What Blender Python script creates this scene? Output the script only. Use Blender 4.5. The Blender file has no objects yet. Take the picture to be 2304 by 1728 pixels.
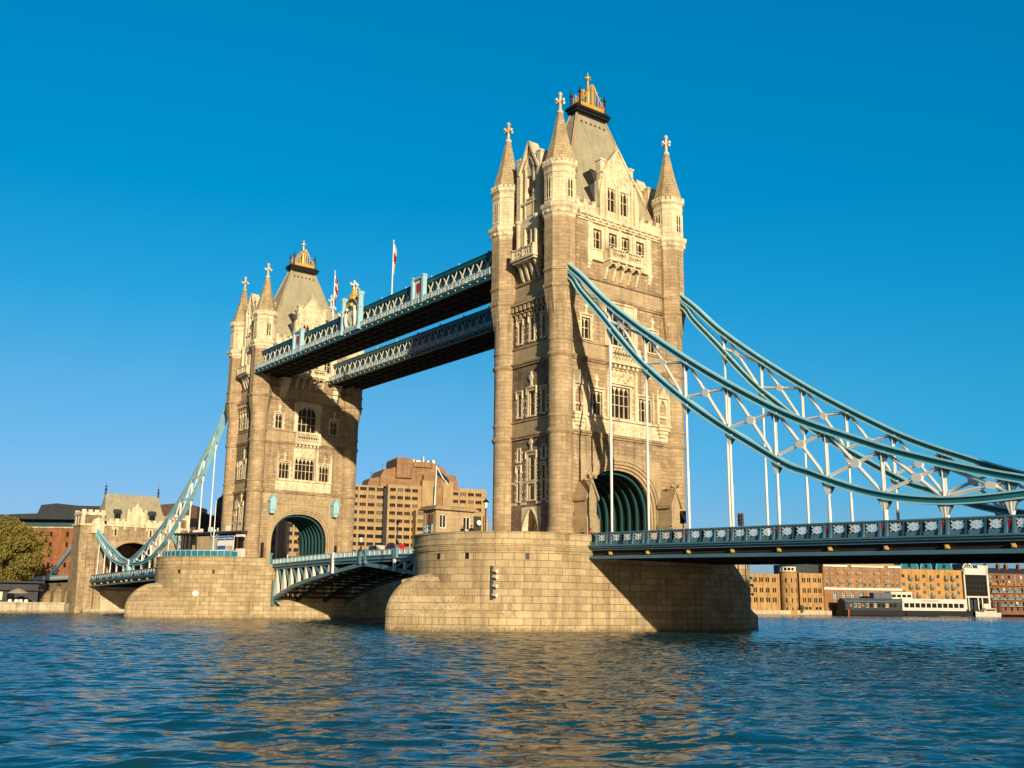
import bpy, bmesh, math, random
from mathutils import Vector, Matrix
random.seed(11)
R = math.radians
S = bpy.context.scene
COL = S.collection

# ------------------------------------------------------------------ camera
C0 = Vector((132.614, -83.335, 2.650))
yaw, pit, rol = R(37.867), R(12.279), R(0.581)
fw = Vector((-math.cos(yaw)*math.cos(pit), math.sin(yaw)*math.cos(pit), math.sin(pit)))
rt = fw.cross(Vector((0, 0, 1))).normalized(); up = rt.cross(fw)
rt, up = rt*math.cos(rol)+up*math.sin(rol), up*math.cos(rol)-rt*math.sin(rol)
cam = bpy.data.cameras.new('camera'); cam.sensor_width = 36; cam.lens = 36*2291.23/2304
cam.clip_start = 0.5; cam.clip_end = 9000
co = bpy.data.objects.new('camera', cam); COL.objects.link(co)
m = Matrix((rt, up, -fw)).transposed().to_4x4(); m.translation = C0; co.matrix_world = m
S.camera = co

# ------------------------------------------------------------------ light
SUN_EL = R(12.9)
SDX, SDY = 0.944, -0.330                      # horizontal direction towards the sun
sunv = Vector((SDX*math.cos(SUN_EL), SDY*math.cos(SUN_EL), math.sin(SUN_EL))).normalized()
sl = bpy.data.lights.new('sun', 'SUN'); sl.energy = 5.0; sl.angle = R(0.5); sl.color = (1.0, 0.86, 0.63)
so = bpy.data.objects.new('sun', sl); COL.objects.link(so); so.location = (200, -80, 120)
so.rotation_euler = sunv.to_track_quat('Z', 'Y').to_euler()
w = bpy.data.worlds.new('World'); S.world = w; w.use_nodes = True
nt = w.node_tree; nt.nodes.clear()
def N(t, typ, **k):
    n = t.nodes.new(typ)
    for a, b in k.items():
        if a == 'ins':
            for i, v in b.items(): n.inputs[i].default_value = v
        else: setattr(n, a, b)
    return n
sky = N(nt, 'ShaderNodeTexSky', sky_type='NISHITA', sun_disc=False, sun_elevation=SUN_EL,
        sun_rotation=math.atan2(SDX, SDY), air_density=1.0, dust_density=0.6, ozone_density=2.0)
tc = N(nt, 'ShaderNodeTexCoord')
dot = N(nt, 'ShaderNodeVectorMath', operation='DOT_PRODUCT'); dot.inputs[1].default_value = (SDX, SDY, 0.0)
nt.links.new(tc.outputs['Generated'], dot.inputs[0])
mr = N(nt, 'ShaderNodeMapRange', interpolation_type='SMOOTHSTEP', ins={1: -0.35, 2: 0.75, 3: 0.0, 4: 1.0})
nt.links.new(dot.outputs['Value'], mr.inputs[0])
# the sky away from the sun is a deeper, cleaner blue; the sun side is dimmed to cut fill light
ramp = N(nt, 'ShaderNodeValToRGB'); sz = N(nt, 'ShaderNodeSeparateXYZ'); nt.links.new(tc.outputs['Generated'], sz.inputs[0]); nt.links.new(sz.outputs['Z'], ramp.inputs[0])
el = ramp.color_ramp.elements
for i, (p_, c_) in enumerate(((0.0, (.55, .68, 1.24)), (0.10, (.47, .74, 1.15)), (0.2, (.33, .87, 1.15)), (0.28, (.10, .95, 1.25)), (0.38, (.0, 1.0, 1.33)), (0.55, (.0, 1.16, 1.56)), (1.0, (.03, 1.1, 1.5)))):
    e_ = el[i] if i < 2 else el.new(p_)
    e_.position = p_; e_.color = tuple(v/2 for v in c_)+(1,)
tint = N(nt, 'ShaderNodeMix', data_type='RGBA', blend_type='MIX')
tint.inputs['B'].default_value = (0.18, 0.15, 0.125, 1)  # sun side of the sky held dim to lower the ambient light
# the haze is thinner down river, to the east
d2_ = N(nt, 'ShaderNodeVectorMath', operation='DOT_PRODUCT'); d2_.inputs[1].default_value = (0.6, 0.8, 0.0); nt.links.new(tc.outputs['Generated'], d2_.inputs[0])
mr2 = N(nt, 'ShaderNodeMapRange', interpolation_type='SMOOTHSTEP', ins={1: -0.1, 2: 0.55, 3: 0.0, 4: 1.0}); nt.links.new(d2_.outputs['Value'], mr2.inputs[0])
clr = N(nt, 'ShaderNodeMix', data_type='RGBA', blend_type='MULTIPLY'); clr.inputs['B'].default_value = (0.30, 1.06, 1.10, 1)
mr3 = N(nt, 'ShaderNodeMapRange', interpolation_type='SMOOTHSTEP', ins={1: 0.03, 2: 0.14, 3: 0.15, 4: 1.0}); nt.links.new(sz.outputs['Z'], mr3.inputs[0])
mm_ = N(nt, 'ShaderNodeMath', operation='MULTIPLY'); nt.links.new(mr2.outputs[0], mm_.inputs[0]); nt.links.new(mr3.outputs[0], mm_.inputs[1])
nt.links.new(mm_.outputs[0], clr.inputs['Factor']); nt.links.new(ramp.outputs[0], clr.inputs['A'])
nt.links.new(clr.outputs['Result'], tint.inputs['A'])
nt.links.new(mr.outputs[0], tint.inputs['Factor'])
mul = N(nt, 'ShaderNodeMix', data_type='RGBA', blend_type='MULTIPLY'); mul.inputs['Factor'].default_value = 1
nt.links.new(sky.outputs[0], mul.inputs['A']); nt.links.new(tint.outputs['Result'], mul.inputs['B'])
bg = N(nt, 'ShaderNodeBackground'); bg.inputs[1].default_value = 0.098*2   # the tint above is halved, so this is a strength of 0.098
ow = N(nt, 'ShaderNodeOutputWorld')
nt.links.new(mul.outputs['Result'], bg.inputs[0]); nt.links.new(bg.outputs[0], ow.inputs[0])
S.view_settings.view_transform = 'Standard'; S.view_settings.look = 'None'
S.view_settings.exposure = 0.17; S.view_settings.gamma = 1.0
S.render.engine = 'CYCLES'; S.cycles.max_bounces = 6; S.cycles.diffuse_bounces = 3

# ------------------------------------------------------------------ materials
MATS = {}
def base_mat(name):
    mt = bpy.data.materials.new(name); mt.use_nodes = True
    t = mt.node_tree; b = t.nodes['Principled BSDF']; MATS[name] = mt
    return mt, t, b
def rgb(c): return (c[0], c[1], c[2], 1)
def plain(name, col, rough=0.6, metal=0.0, var=0.12, scale=0.6, spec=0.3):
    mt, t, b = base_mat(name)
    tcn = N(t, 'ShaderNodeTexCoord')
    no = N(t, 'ShaderNodeTexNoise', ins={'Scale': scale, 'Detail': 6.0, 'Roughness': 0.65})
    t.links.new(tcn.outputs['Object'], no.inputs['Vector'])
    cr = N(t, 'ShaderNodeMapRange', ins={1: 0.3, 2: 0.7, 3: 1-var, 4: 1+var})
    t.links.new(no.outputs['Fac'], cr.inputs[0])
    vm = N(t, 'ShaderNodeVectorMath', operation='SCALE'); vm.inputs[0].default_value = col
    t.links.new(cr.outputs[0], vm.inputs['Scale']); t.links.new(vm.outputs[0], b.inputs['Base Color'])
    b.inputs['Roughness'].default_value = rough; b.inputs['Metallic'].default_value = metal
    b.inputs['Specular IOR Level'].default_value = spec
    return mt
def masonry(name, c1, c2, mortar, bw=1.1, bh=0.45, mort=0.02, var=0.25, stain=0.35, rough=0.85, bump=0.3, tide=False, squash=0.0, bias=0.0):
    mt, t, b = base_mat(name)
    uv = N(t, 'ShaderNodeUVMap'); uv.uv_map = 'UVMap'
    br = N(t, 'ShaderNodeTexBrick', offset=0.5)
    br.inputs['Scale'].default_value = 1.0
    br.inputs['Color1'].default_value = rgb(c1); br.inputs['Color2'].default_value = rgb(c2); br.inputs['Mortar'].default_value = rgb(mortar)
    br.inputs['Mortar Size'].default_value = mort; br.inputs['Mortar Smooth'].default_value = 0.3; br.inputs['Bias'].default_value = bias
    br.inputs['Brick Width'].default_value = bw; br.inputs['Row Height'].default_value = bh
    t.links.new(uv.outputs[0], br.inputs['Vector'])
    tcn = N(t, 'ShaderNodeTexCoord')
    n1 = N(t, 'ShaderNodeTexNoise', ins={'Scale': 0.35, 'Detail': 8.0, 'Roughness': 0.7})
    t.links.new(tcn.outputs['Object'], n1.inputs['Vector'])
    mp = N(t, 'ShaderNodeMapping'); mp.inputs['Scale'].default_value = (1.3, 1.3, 0.12)
    t.links.new(tcn.outputs['Object'], mp.inputs['Vector'])
    n2 = N(t, 'ShaderNodeTexNoise', ins={'Scale': 1.0, 'Detail': 5.0, 'Roughness': 0.6})
    t.links.new(mp.outputs[0], n2.inputs['Vector'])
    n3 = N(t, 'ShaderNodeTexNoise', ins={'Scale': 4.0, 'Detail': 6.0, 'Roughness': 0.7})
    t.links.new(tcn.outputs['Object'], n3.inputs['Vector'])
    def rng(s, a, bb, lo, hi):
        r_ = N(t, 'ShaderNodeMapRange', ins={1: lo, 2: hi, 3: a, 4: bb}); t.links.new(s.outputs['Fac'], r_.inputs[0]); return r_
    a1 = rng(n1, 1-var, 1+var, 0.3, 0.7); a2 = rng(n2, 1-stain, 1.06, 0.30, 0.52); a3 = rng(n3, 0.86, 1.14, 0.3, 0.7)
    m1 = N(t, 'ShaderNodeMath', operation='MULTIPLY'); t.links.new(a1.outputs[0], m1.inputs[0]); t.links.new(a2.outputs[0], m1.inputs[1])
    m2 = N(t, 'ShaderNodeMath', operation='MULTIPLY'); t.links.new(m1.outputs[0], m2.inputs[0]); t.links.new(a3.outputs[0], m2.inputs[1])
    vm = N(t, 'ShaderNodeVectorMath', operation='SCALE')
    t.links.new(br.outputs['Color'], vm.inputs[0]); t.links.new(m2.outputs[0], vm.inputs['Scale'])
    outc = vm.outputs[0]
    if tide:                                   # weed and slime left by the tide above the waterline
        ge = N(t, 'ShaderNodeNewGeometry'); sx = N(t, 'ShaderNodeSeparateXYZ'); t.links.new(ge.outputs['Position'], sx.inputs[0])
        ad = N(t, 'ShaderNodeMath', operation='MULTIPLY_ADD'); ad.inputs[1].default_value = 1.6; t.links.new(n3.outputs['Fac'], ad.inputs[0])
        t.links.new(sx.outputs['Z'], ad.inputs[2])
        rr = N(t, 'ShaderNodeMapRange', interpolation_type='SMOOTHSTEP', ins={1: 0.75, 2: 1.45, 3: 0.85, 4: 0.0}); t.links.new(ad.outputs[0], rr.inputs[0])
        mx = N(t, 'ShaderNodeMix', data_type='RGBA'); mx.inputs['B'].default_value = (0.16, 0.115, 0.05, 1)
        t.links.new(rr.outputs[0], mx.inputs['Factor']); t.links.new(outc, mx.inputs['A']); outc = mx.outputs['Result']
    t.links.new(outc, b.inputs['Base Color'])
    bp = N(t, 'ShaderNodeBump', ins={'Strength': bump, 'Distance': 0.05})
    sm = N(t, 'ShaderNodeMath', operation='SUBTRACT'); t.links.new(n3.outputs['Fac'], sm.inputs[0]); t.links.new(br.outputs['Fac'], sm.inputs[1])
    t.links.new(sm.outputs[0], bp.inputs['Height']); t.links.new(bp.outputs[0], b.inputs['Normal'])
    b.inputs['Roughness'].default_value = rough; b.inputs['Specular IOR Level'].default_value = 0.2
    return mt

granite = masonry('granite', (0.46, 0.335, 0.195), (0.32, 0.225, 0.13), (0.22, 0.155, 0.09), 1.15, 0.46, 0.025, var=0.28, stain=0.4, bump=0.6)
granite_rough = masonry('granite_rough', (0.29, 0.205, 0.13), (0.17, 0.12, 0.08), (0.20, 0.145, 0.09), 0.75, 0.33, 0.03, var=0.3)  # rubble granite, its tone also darkened for raking light on the side walls
ashlar = masonry('ashlar', (0.46, 0.34, 0.20), (0.41, 0.30, 0.175), (0.33, 0.24, 0.14), 1.4, 0.62, 0.012, var=0.15, stain=0.2)
turret_stone = masonry('turret_stone', (0.50, 0.365, 0.215), (0.37, 0.26, 0.145), (0.27, 0.19, 0.105), 1.2, 0.47, 0.022, var=0.22, stain=0.32, bump=0.5)
pier_stone = masonry('pier_stone', (0.53, 0.40, 0.23), (0.37, 0.27, 0.145), (0.19, 0.13, 0.065), 1.6, 0.72, 0.03, var=0.22, stain=0.3, tide=True, bump=0.6)
portland = masonry('portland', (0.78, 0.66, 0.44), (0.66, 0.54, 0.345), (0.5, 0.39, 0.24), 0.9, 0.4, 0.014, var=0.22, stain=0.42)
spire_stone = masonry('spire_stone', (0.50, 0.38, 0.22), (0.40, 0.295, 0.165), (0.27, 0.19, 0.10), 0.6, 0.42, 0.03, var=0.25)
slate = masonry('slate', (0.40, 0.35, 0.23), (0.36, 0.315, 0.205), (0.31, 0.27, 0.175), 0.35, 0.22, 0.015, var=0.12, stain=0.15, rough=0.6)
brick_red = masonry('brick_red', (0.32, 0.125, 0.05), (0.26, 0.10, 0.042), (0.27, 0.12, 0.07), 0.5, 0.16, 0.02)
brick_tan = masonry('brick_tan', (0.46, 0.27, 0.10), (0.40, 0.23, 0.085), (0.40, 0.25, 0.12), 0.5, 0.16, 0.02)
brick_orange = masonry('brick_orange', (0.52, 0.265, 0.075), (0.46, 0.23, 0.065), (0.42, 0.23, 0.09), 0.5, 0.16, 0.02)
brick_brown = masonry('brick_brown', (0.36, 0.18, 0.075), (0.30, 0.15, 0.062), (0.30, 0.16, 0.08), 0.5, 0.16, 0.02)
brick_dark = masonry('brick_dark', (0.24, 0.11, 0.06), (0.20, 0.09, 0.05), (0.20, 0.11, 0.07), 0.5, 0.16, 0.02)
hotel_stone = masonry('hotel_concrete', (0.42, 0.285, 0.14), (0.39, 0.262, 0.13), (0.33, 0.22, 0.11), 3.0, 2.6, 0.02, var=0.12, stain=0.25)
hotel_clad = masonry('hotel_cladding', (0.33, 0.19, 0.10), (0.27, 0.155, 0.08), (0.24, 0.135, 0.07), 2.0, 0.8, 0.02, var=0.2)
teal = plain('teal_paint', (0.06, 0.25, 0.27), 0.35, var=0.15)
teal_dark = plain('dark_teal_paint', (0.012, 0.095, 0.12), 0.35, var=0.2)
blue_light = plain('light_blue_paint', (0.36, 0.58, 0.64), 0.4, var=0.1)
chain_web = plain('chain_web_paint', (0.02, 0.17, 0.20), 0.4, var=0.2)
chain_blue = plain('chain_blue_paint', (0.37, 0.68, 0.75), 0.4, var=0.12)
blue_mid = plain('blue_grey_paint', (0.10, 0.21, 0.25), 0.45, var=0.15)
blue_deck = plain('deck_blue_paint', (0.085, 0.19, 0.25), 0.4, var=0.15)
white = plain('white_paint', (0.80, 0.77, 0.70), 0.45, var=0.06)
cream = plain('cream_render', (0.78, 0.72, 0.58), 0.7, var=0.06)
gold = plain('gold_leaf', (0.78, 0.47, 0.10), 0.4, 0.4, var=0.15)
red = plain('red_paint', (0.40, 0.02, 0.015), 0.4)
iron = plain('black_iron', (0.013, 0.012, 0.014), 0.5)
lead = plain('lead_sheet', (0.05, 0.05, 0.055), 0.6)
under = plain('shaded_underside', (0.03, 0.022, 0.016), 0.8, var=0.3)  # near-black colour stands in for deep shade under spans and in vaults
glass = plain('dark_glass', (0.012, 0.012, 0.012), 0.08, var=0.0, spec=0.6)
glass_blue = plain('blue_glass', (0.02, 0.16, 0.22), 0.1, var=0.2, spec=0.6)
pane_brown = plain('leaded_pane', (0.02, 0.012, 0.008), 0.25, var=0.3, scale=2, spec=0.5)
curtain = plain('pale_blind', (0.62, 0.57, 0.42), 0.7)
blind = plain('dull_blind', (0.16, 0.12, 0.07), 0.7)
stone_trim = plain('stone_trim', (0.5, 0.43, 0.31), 0.7)
pier_white = plain('weathered_white', (0.6, 0.56, 0.47), 0.6, var=0.12)
asphalt = plain('asphalt', (0.05, 0.05, 0.05), 0.9)
quay = masonry('quay_stone', (0.58, 0.48, 0.32), (0.50, 0.40, 0.26), (0.3, 0.22, 0.13), 1.6, 0.6, 0.02, tide=True)
earth = plain('bank_paving', (0.22, 0.19, 0.14), 0.9, var=0.2)
dark_roof = plain('dark_roofing', (0.035, 0.04, 0.045), 0.5, var=0.2)
bronze = plain('bronze_roofing', (0.10, 0.06, 0.035), 0.5, var=0.3)
cloth_dark = plain('dark_cloth', (0.02, 0.02, 0.025), 0.9)
cloth_blue = plain('denim_cloth', (0.03, 0.05, 0.10), 0.9)
cloth_red = plain('red_cloth', (0.35, 0.05, 0.04), 0.9)
skin = plain('skin', (0.45, 0.27, 0.18), 0.6)
hair_mat = plain('dark_hair', (0.03, 0.02, 0.015), 0.7)
bark = plain('bark', (0.12, 0.085, 0.05), 0.9, var=0.3, scale=3)
banner_blue = plain('banner_blue', (0.03, 0.11, 0.36), 0.6)
flag_navy = plain('flag_navy', (0.012, 0.02, 0.09), 0.8)

def water_mat():
    mt, t, b = base_mat('river_water')
    tcn = N(t, 'ShaderNodeTexCoord')
    def nz(st, rot, scl, det, rough=0.5):
        mp = N(t, 'ShaderNodeMapping', vector_type='TEXTURE'); mp.inputs['Rotation'].default_value = (0, 0, rot); mp.inputs['Scale'].default_value = (st, 1, 1)
        t.links.new(tcn.outputs['Object'], mp.inputs['Vector'])
        n = N(t, 'ShaderNodeTexNoise', ins={'Scale': scl, 'Detail': det, 'Roughness': rough, 'Distortion': 0.4})
        t.links.new(mp.outputs[0], n.inputs['Vector']); return n
    a = nz(2.0, R(47), 0.75, 2); c = nz(2.2, R(60), 2.3, 2)
    ma = N(t, 'ShaderNodeMath', operation='MULTIPLY_ADD'); ma.inputs[1].default_value = 0.40
    t.links.new(c.outputs['Fac'], ma.inputs[0]); t.links.new(a.outputs['Fac'], ma.inputs[2])
    bp = N(t, 'ShaderNodeBump', ins={'Strength': 1.0, 'Distance': 0.3}); t.links.new(ma.outputs[0], bp.inputs['Height'])
    t.links.new(bp.outputs[0], b.inputs['Normal'])
    b.inputs['Base Color'].default_value = (0.006, 0.050, 0.066, 1); b.inputs['Roughness'].default_value = 0.09
    b.inputs['IOR'].default_value = 1.7; b.inputs['Specular IOR Level'].default_value = 0.5
    return mt
water_m = water_mat()
def leaf_mat(name, c1, c2):
    mt, t, b = base_mat(name)
    oi = N(t, 'ShaderNodeTexCoord'); no = N(t, 'ShaderNodeTexNoise', ins={'Scale': 0.9, 'Detail': 3.0})
    t.links.new(oi.outputs['Object'], no.inputs['Vector'])
    cr = N(t, 'ShaderNodeMapRange', ins={1: 0.35, 2: 0.65, 3: 0.0, 4: 1.0}); t.links.new(no.outputs['Fac'], cr.inputs[0])
    mx = N(t, 'ShaderNodeMix', data_type='RGBA'); mx.inputs['A'].default_value = rgb(c1); mx.inputs['B'].default_value = rgb(c2)
    t.links.new(cr.outputs[0], mx.inputs['Factor']); t.links.new(mx.outputs['Result'], b.inputs['Base Color'])
    b.inputs['Roughness'].default_value = 0.7
    return mt
leaf = leaf_mat('olive_leaves', (0.15, 0.14, 0.025), (0.27, 0.20, 0.035))
leaf2 = leaf_mat('green_leaves', (0.05, 0.07, 0.02), (0.09, 0.10, 0.03))

# ------------------------------------------------------------------ mesh builder
class MB:
    def __init__(s): s.v = []; s.f = []; s.sm = []; s.uv = {}
    def add(s, vs, fs, smooth=False, uvs=None):
        n = len(s.v); s.v += [tuple(p) for p in vs]
        for i, f in enumerate(fs):
            if uvs: s.uv[len(s.f)] = uvs[i]
            s.f.append([n+j for j in f]); s.sm.append(smooth)
    def quad(s, *p): s.add(p, [range(len(p))])
    def box(s, x0, x1, y0, y1, z0, z1):
        v = [(x, y, z) for z in (z0, z1) for y in (y0, y1) for x in (x0, x1)]
        s.add(v, [(0, 2, 3, 1), (4, 5, 7, 6), (0, 1, 5, 4), (2, 6, 7, 3), (0, 4, 6, 2), (1, 3, 7, 5)])
    def loft(s, rings, cap=True, smooth=False, closed=True):
        n = len(rings[0]); v = [p for r in rings for p in r]; f = []
        for k in range(len(rings)-1):
            for i in range(n if closed else n-1):
                j = (i+1) % n; f.append((k*n+i, k*n+j, (k+1)*n+j, (k+1)*n+i))
        s.add(v, f, smooth)
        if cap: s.add(rings[0], [range(n)]); s.add(rings[-1], [range(n)])
    def fbox(s, F, u0, u1, v0, v1, d0, d1):
        p = [F(u, v, d) for d in (d0, d1) for v in (v0, v1) for u in (u0, u1)]
        s.add(p, [(0, 2, 3, 1), (4, 5, 7, 6), (0, 1, 5, 4), (2, 6, 7, 3), (0, 4, 6, 2), (1, 3, 7, 5)])
    def fext(s, F, poly, d0, d1, smooth=False):
        s.loft([[F(u, v, d0) for u, v in poly], [F(u, v, d1) for u, v in poly]], smooth=smooth)
    def beam(s, p, q, wd, ht, upv=(0, 0, 1)):
        p, q = Vector(p), Vector(q); d = (q-p).normalized(); u_ = Vector(upv)
        if abs(d.dot(u_)) > 0.97: u_ = Vector((1, 0, 0))
        a = d.cross(u_).normalized(); b = a.cross(d)
        r = lambda c: [c+a*(i*wd/2)+b*(j*ht/2) for i, j in ((-1, -1), (1, -1), (1, 1), (-1, 1))]
        s.loft([r(p), r(q)])
    def tube(s, pts, r, n=8, cap=True):
        pts = [Vector(p) for p in pts]; rs = r if isinstance(r, (list, tuple)) else [r]*len(pts); rings = []
        for i, p in enumerate(pts):
            d = (pts[min(i+1, len(pts)-1)]-pts[max(i-1, 0)]).normalized()
            u_ = Vector((0, 0, 1)) if abs(d.z) < 0.95 else Vector((1, 0, 0))
            a = d.cross(u_).normalized(); b = a.cross(d)
            rings.append([p+(a*math.cos(2*math.pi*k/n)+b*math.sin(2*math.pi*k/n))*rs[i] for k in range(n)])
        s.loft(rings, cap, True)
    def lathe(s, prof, n=24, cx=0, cy=0, ph=0.0, smooth=True, cap=True):
        for k in range(len(prof)-1):
            (r0, z0), (r1, z1) = prof[k], prof[k+1]; v = []; f = []; uv = []
            for i in range(n+1):
                a = ph+2*math.pi*i/n
                v.append((cx+r0*math.cos(a), cy+r0*math.sin(a), z0)); v.append((cx+r1*math.cos(a), cy+r1*math.sin(a), z1))
            rr = max(r0, r1); dz = math.hypot(z1-z0, r1-r0)
            for i in range(n):
                f.append((2*i, 2*i+2, 2*i+3, 2*i+1)); u0, u1 = 2*math.pi*i/n*rr, 2*math.pi*(i+1)/n*rr
                zz0 = z0; zz1 = z1 if abs(z1-z0) > 0.3*dz else z0+dz
                uv.append([(u0, zz0), (u1, zz0), (u1, zz1), (u0, zz1)])
            s.add(v, f, smooth and n > 10, uv)
        if cap:
            for r_, z_ in (prof[0], prof[-1]):
                if r_ > 0.02: s.add([(cx+r_*math.cos(ph+2*math.pi*i/n), cy+r_*math.sin(ph+2*math.pi*i/n), z_) for i in range(n)], [range(n)])
    def ball(s, c, r, n=8, k=5, sz=1.0):
        s.lathe([(max(r*math.sin(math.pi*i/k), 1e-3), c[2]-r*sz*math.cos(math.pi*i/k)) for i in range(k+1)], n, c[0], c[1], cap=False)
        s.sm[-n*k:] = [True]*(n*k)
    def build(s, name, mat, parent=None, loc=None):
        me = bpy.data.meshes.new(name); me.from_pydata(s.v, [], s.f); me.update()
        uvl = me.uv_layers.new(name='UVMap'); d = uvl.data
        for p in me.polygons:
            q = s.uv.get(p.index)
            if q:
                for k, li in enumerate(p.loop_indices): d[li].uv = q[k]
            else:
                nx, ny, nz = abs(p.normal.x), abs(p.normal.y), abs(p.normal.z)
                for li in p.loop_indices:
                    x, y, z = me.vertices[me.loops[li].vertex_index].co
                    if nz > 0.85: d[li].uv = (x, y)
                    elif nx > 0.85: d[li].uv = (y, z)
                    elif ny > 0.85: d[li].uv = (x, z)
                    else:
                        h = math.hypot(p.normal.x, p.normal.y) or 1
                        d[li].uv = ((-p.normal.y*x+p.normal.x*y)/h, z)
        me.polygons.foreach_set('use_smooth', s.sm)
        bm = bmesh.new(); bm.from_mesh(me); bmesh.ops.recalc_face_normals(bm, faces=bm.faces); bm.to_mesh(me); bm.free()
        if isinstance(mat, str): mat = MATS[mat]
        me.materials.append(mat)
        o = bpy.data.objects.new(name, me); COL.objects.link(o)
        if parent:
            o.parent = parent
            if parent.type == 'EMPTY' and parent.get('zb') is not None: o.location = (0, 0, -parent['zb'])
        if loc: o.location = loc
        return o

def frame(o, eu, ed):
    o, eu, ed = Vector(o), Vector(eu), Vector(ed)
    return lambda u, v, d=0.0: o+eu*u+ed*d+Vector((0, 0, v))
def thing(name, label, cat, loc=(0, 0, 0), rz=0.0, group=None):
    o = bpy.data.objects.new(name, None); COL.objects.link(o); o.empty_display_size = 0.5
    o.location = loc; o.rotation_euler = (0, 0, rz); o['label'] = label; o['category'] = cat; o['zb'] = loc[2]
    if group: o['group'] = group
    return o
def tag(o, label, cat, group=None):
    o['label'] = label; o['category'] = cat
    if group: o['group'] = group
    return o
KIDS = {}
def copy_tree(o, parent=None):
    c = o.copy(); COL.objects.link(c)
    if parent: c.parent = parent
    for ch in [x for x in bpy.data.objects if x.parent == o and x.parent != c]: copy_tree(ch, c)
    return c
def structure(o): o['kind'] = 'structure'; return o

def head(kind, u0, u1, v1, n=6):
    """points of a window head from the right springing over to the left one"""
    c, h = (u0+u1)/2, (u1-u0)/2
    if kind == 'rect': return [(u1, v1), (u0, v1)]
    if kind == 'round': return [(c+h*math.cos(math.pi*i/n), v1-h+h*math.sin(math.pi*i/n)) for i in range(n+1)]
    ht = min(1.5*h, 99); pts = []
    for i in range(n+1):
        t = i/n; x = 1-2*t; y = 1-abs(x)**1.7 if kind == 'point' else (1-abs(x)**2.6)*0.7
        pts.append((c+h*x, v1-ht+ht*y if kind == 'point' else v1-0.7*h+h*y))
    return pts
def opening(mb, F, u0, u1, v0, v1, hd, vb, d0, d1):
    """plate over [u0,u1]x[v0,v1] with an opening whose head is hd (right to left) and whose sill is at vb; soffit from d1 back to d0"""
    a, b = hd[-1][0], hd[0][0]
    q = lambda *p: mb.quad(*[F(u, v, d1) for u, v in p])
    if a > u0+1e-4: q((u0, v0), (a, v0), (a, v1), (u0, v1))
    if b < u1-1e-4: q((b, v0), (u1, v0), (u1, v1), (b, v1))
    if vb > v0+1e-4: q((a, v0), (b, v0), (b, vb), (a, vb))
    for (p0, p1) in zip(hd[:-1], hd[1:]):
        if max(p0[1], p1[1]) < v1-1e-4 or min(p0[1], p1[1]) < v1-1e-4: q(p1, p0, (p0[0], v1), (p1[0], v1))
    loop = [(a, vb), (b, vb)]+list(hd)
    for i in range(len(loop)):
        p0, p1 = loop[i], loop[(i+1) % len(loop)]
        if abs(p0[0]-p1[0])+abs(p0[1]-p1[1]) < 1e-5: continue
        mb.quad(F(p0[0], p0[1], d1), F(p1[0], p1[1], d1), F(p1[0], p1[1], d0), F(p0[0], p0[1], d0))
def facade(mb, F, u0, u1, v0, v1, holes, depth=0.5):
    us = sorted({u0, u1}|{h[0] for h in holes}|{h[1] for h in holes}); vs = sorted({v0, v1}|{h[2] for h in holes}|{h[3] for h in holes})
    us = [x for x in us if u0 <= x <= u1]; vs = [x for x in vs if v0 <= x <= v1]
    for i in range(len(us)-1):
        for j in range(len(vs)-1):
            cu, cv = (us[i]+us[i+1])/2, (vs[j]+vs[j+1])/2
            if any(h[0] < cu < h[1] and h[2] < cv < h[3] for h in holes): continue
            mb.quad(F(us[i], vs[j]), F(us[i+1], vs[j]), F(us[i+1], vs[j+1]), F(us[i], vs[j+1]))
    for a, b, c, d in holes:
        for p, q in (((a, c), (b, c)), ((b, c), (b, d)), ((b, d), (a, d)), ((a, d), (a, c))):
            mb.quad(F(p[0], p[1], 0), F(q[0], q[1], 0), F(q[0], q[1], -depth), F(p[0], p[1], -depth))
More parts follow.
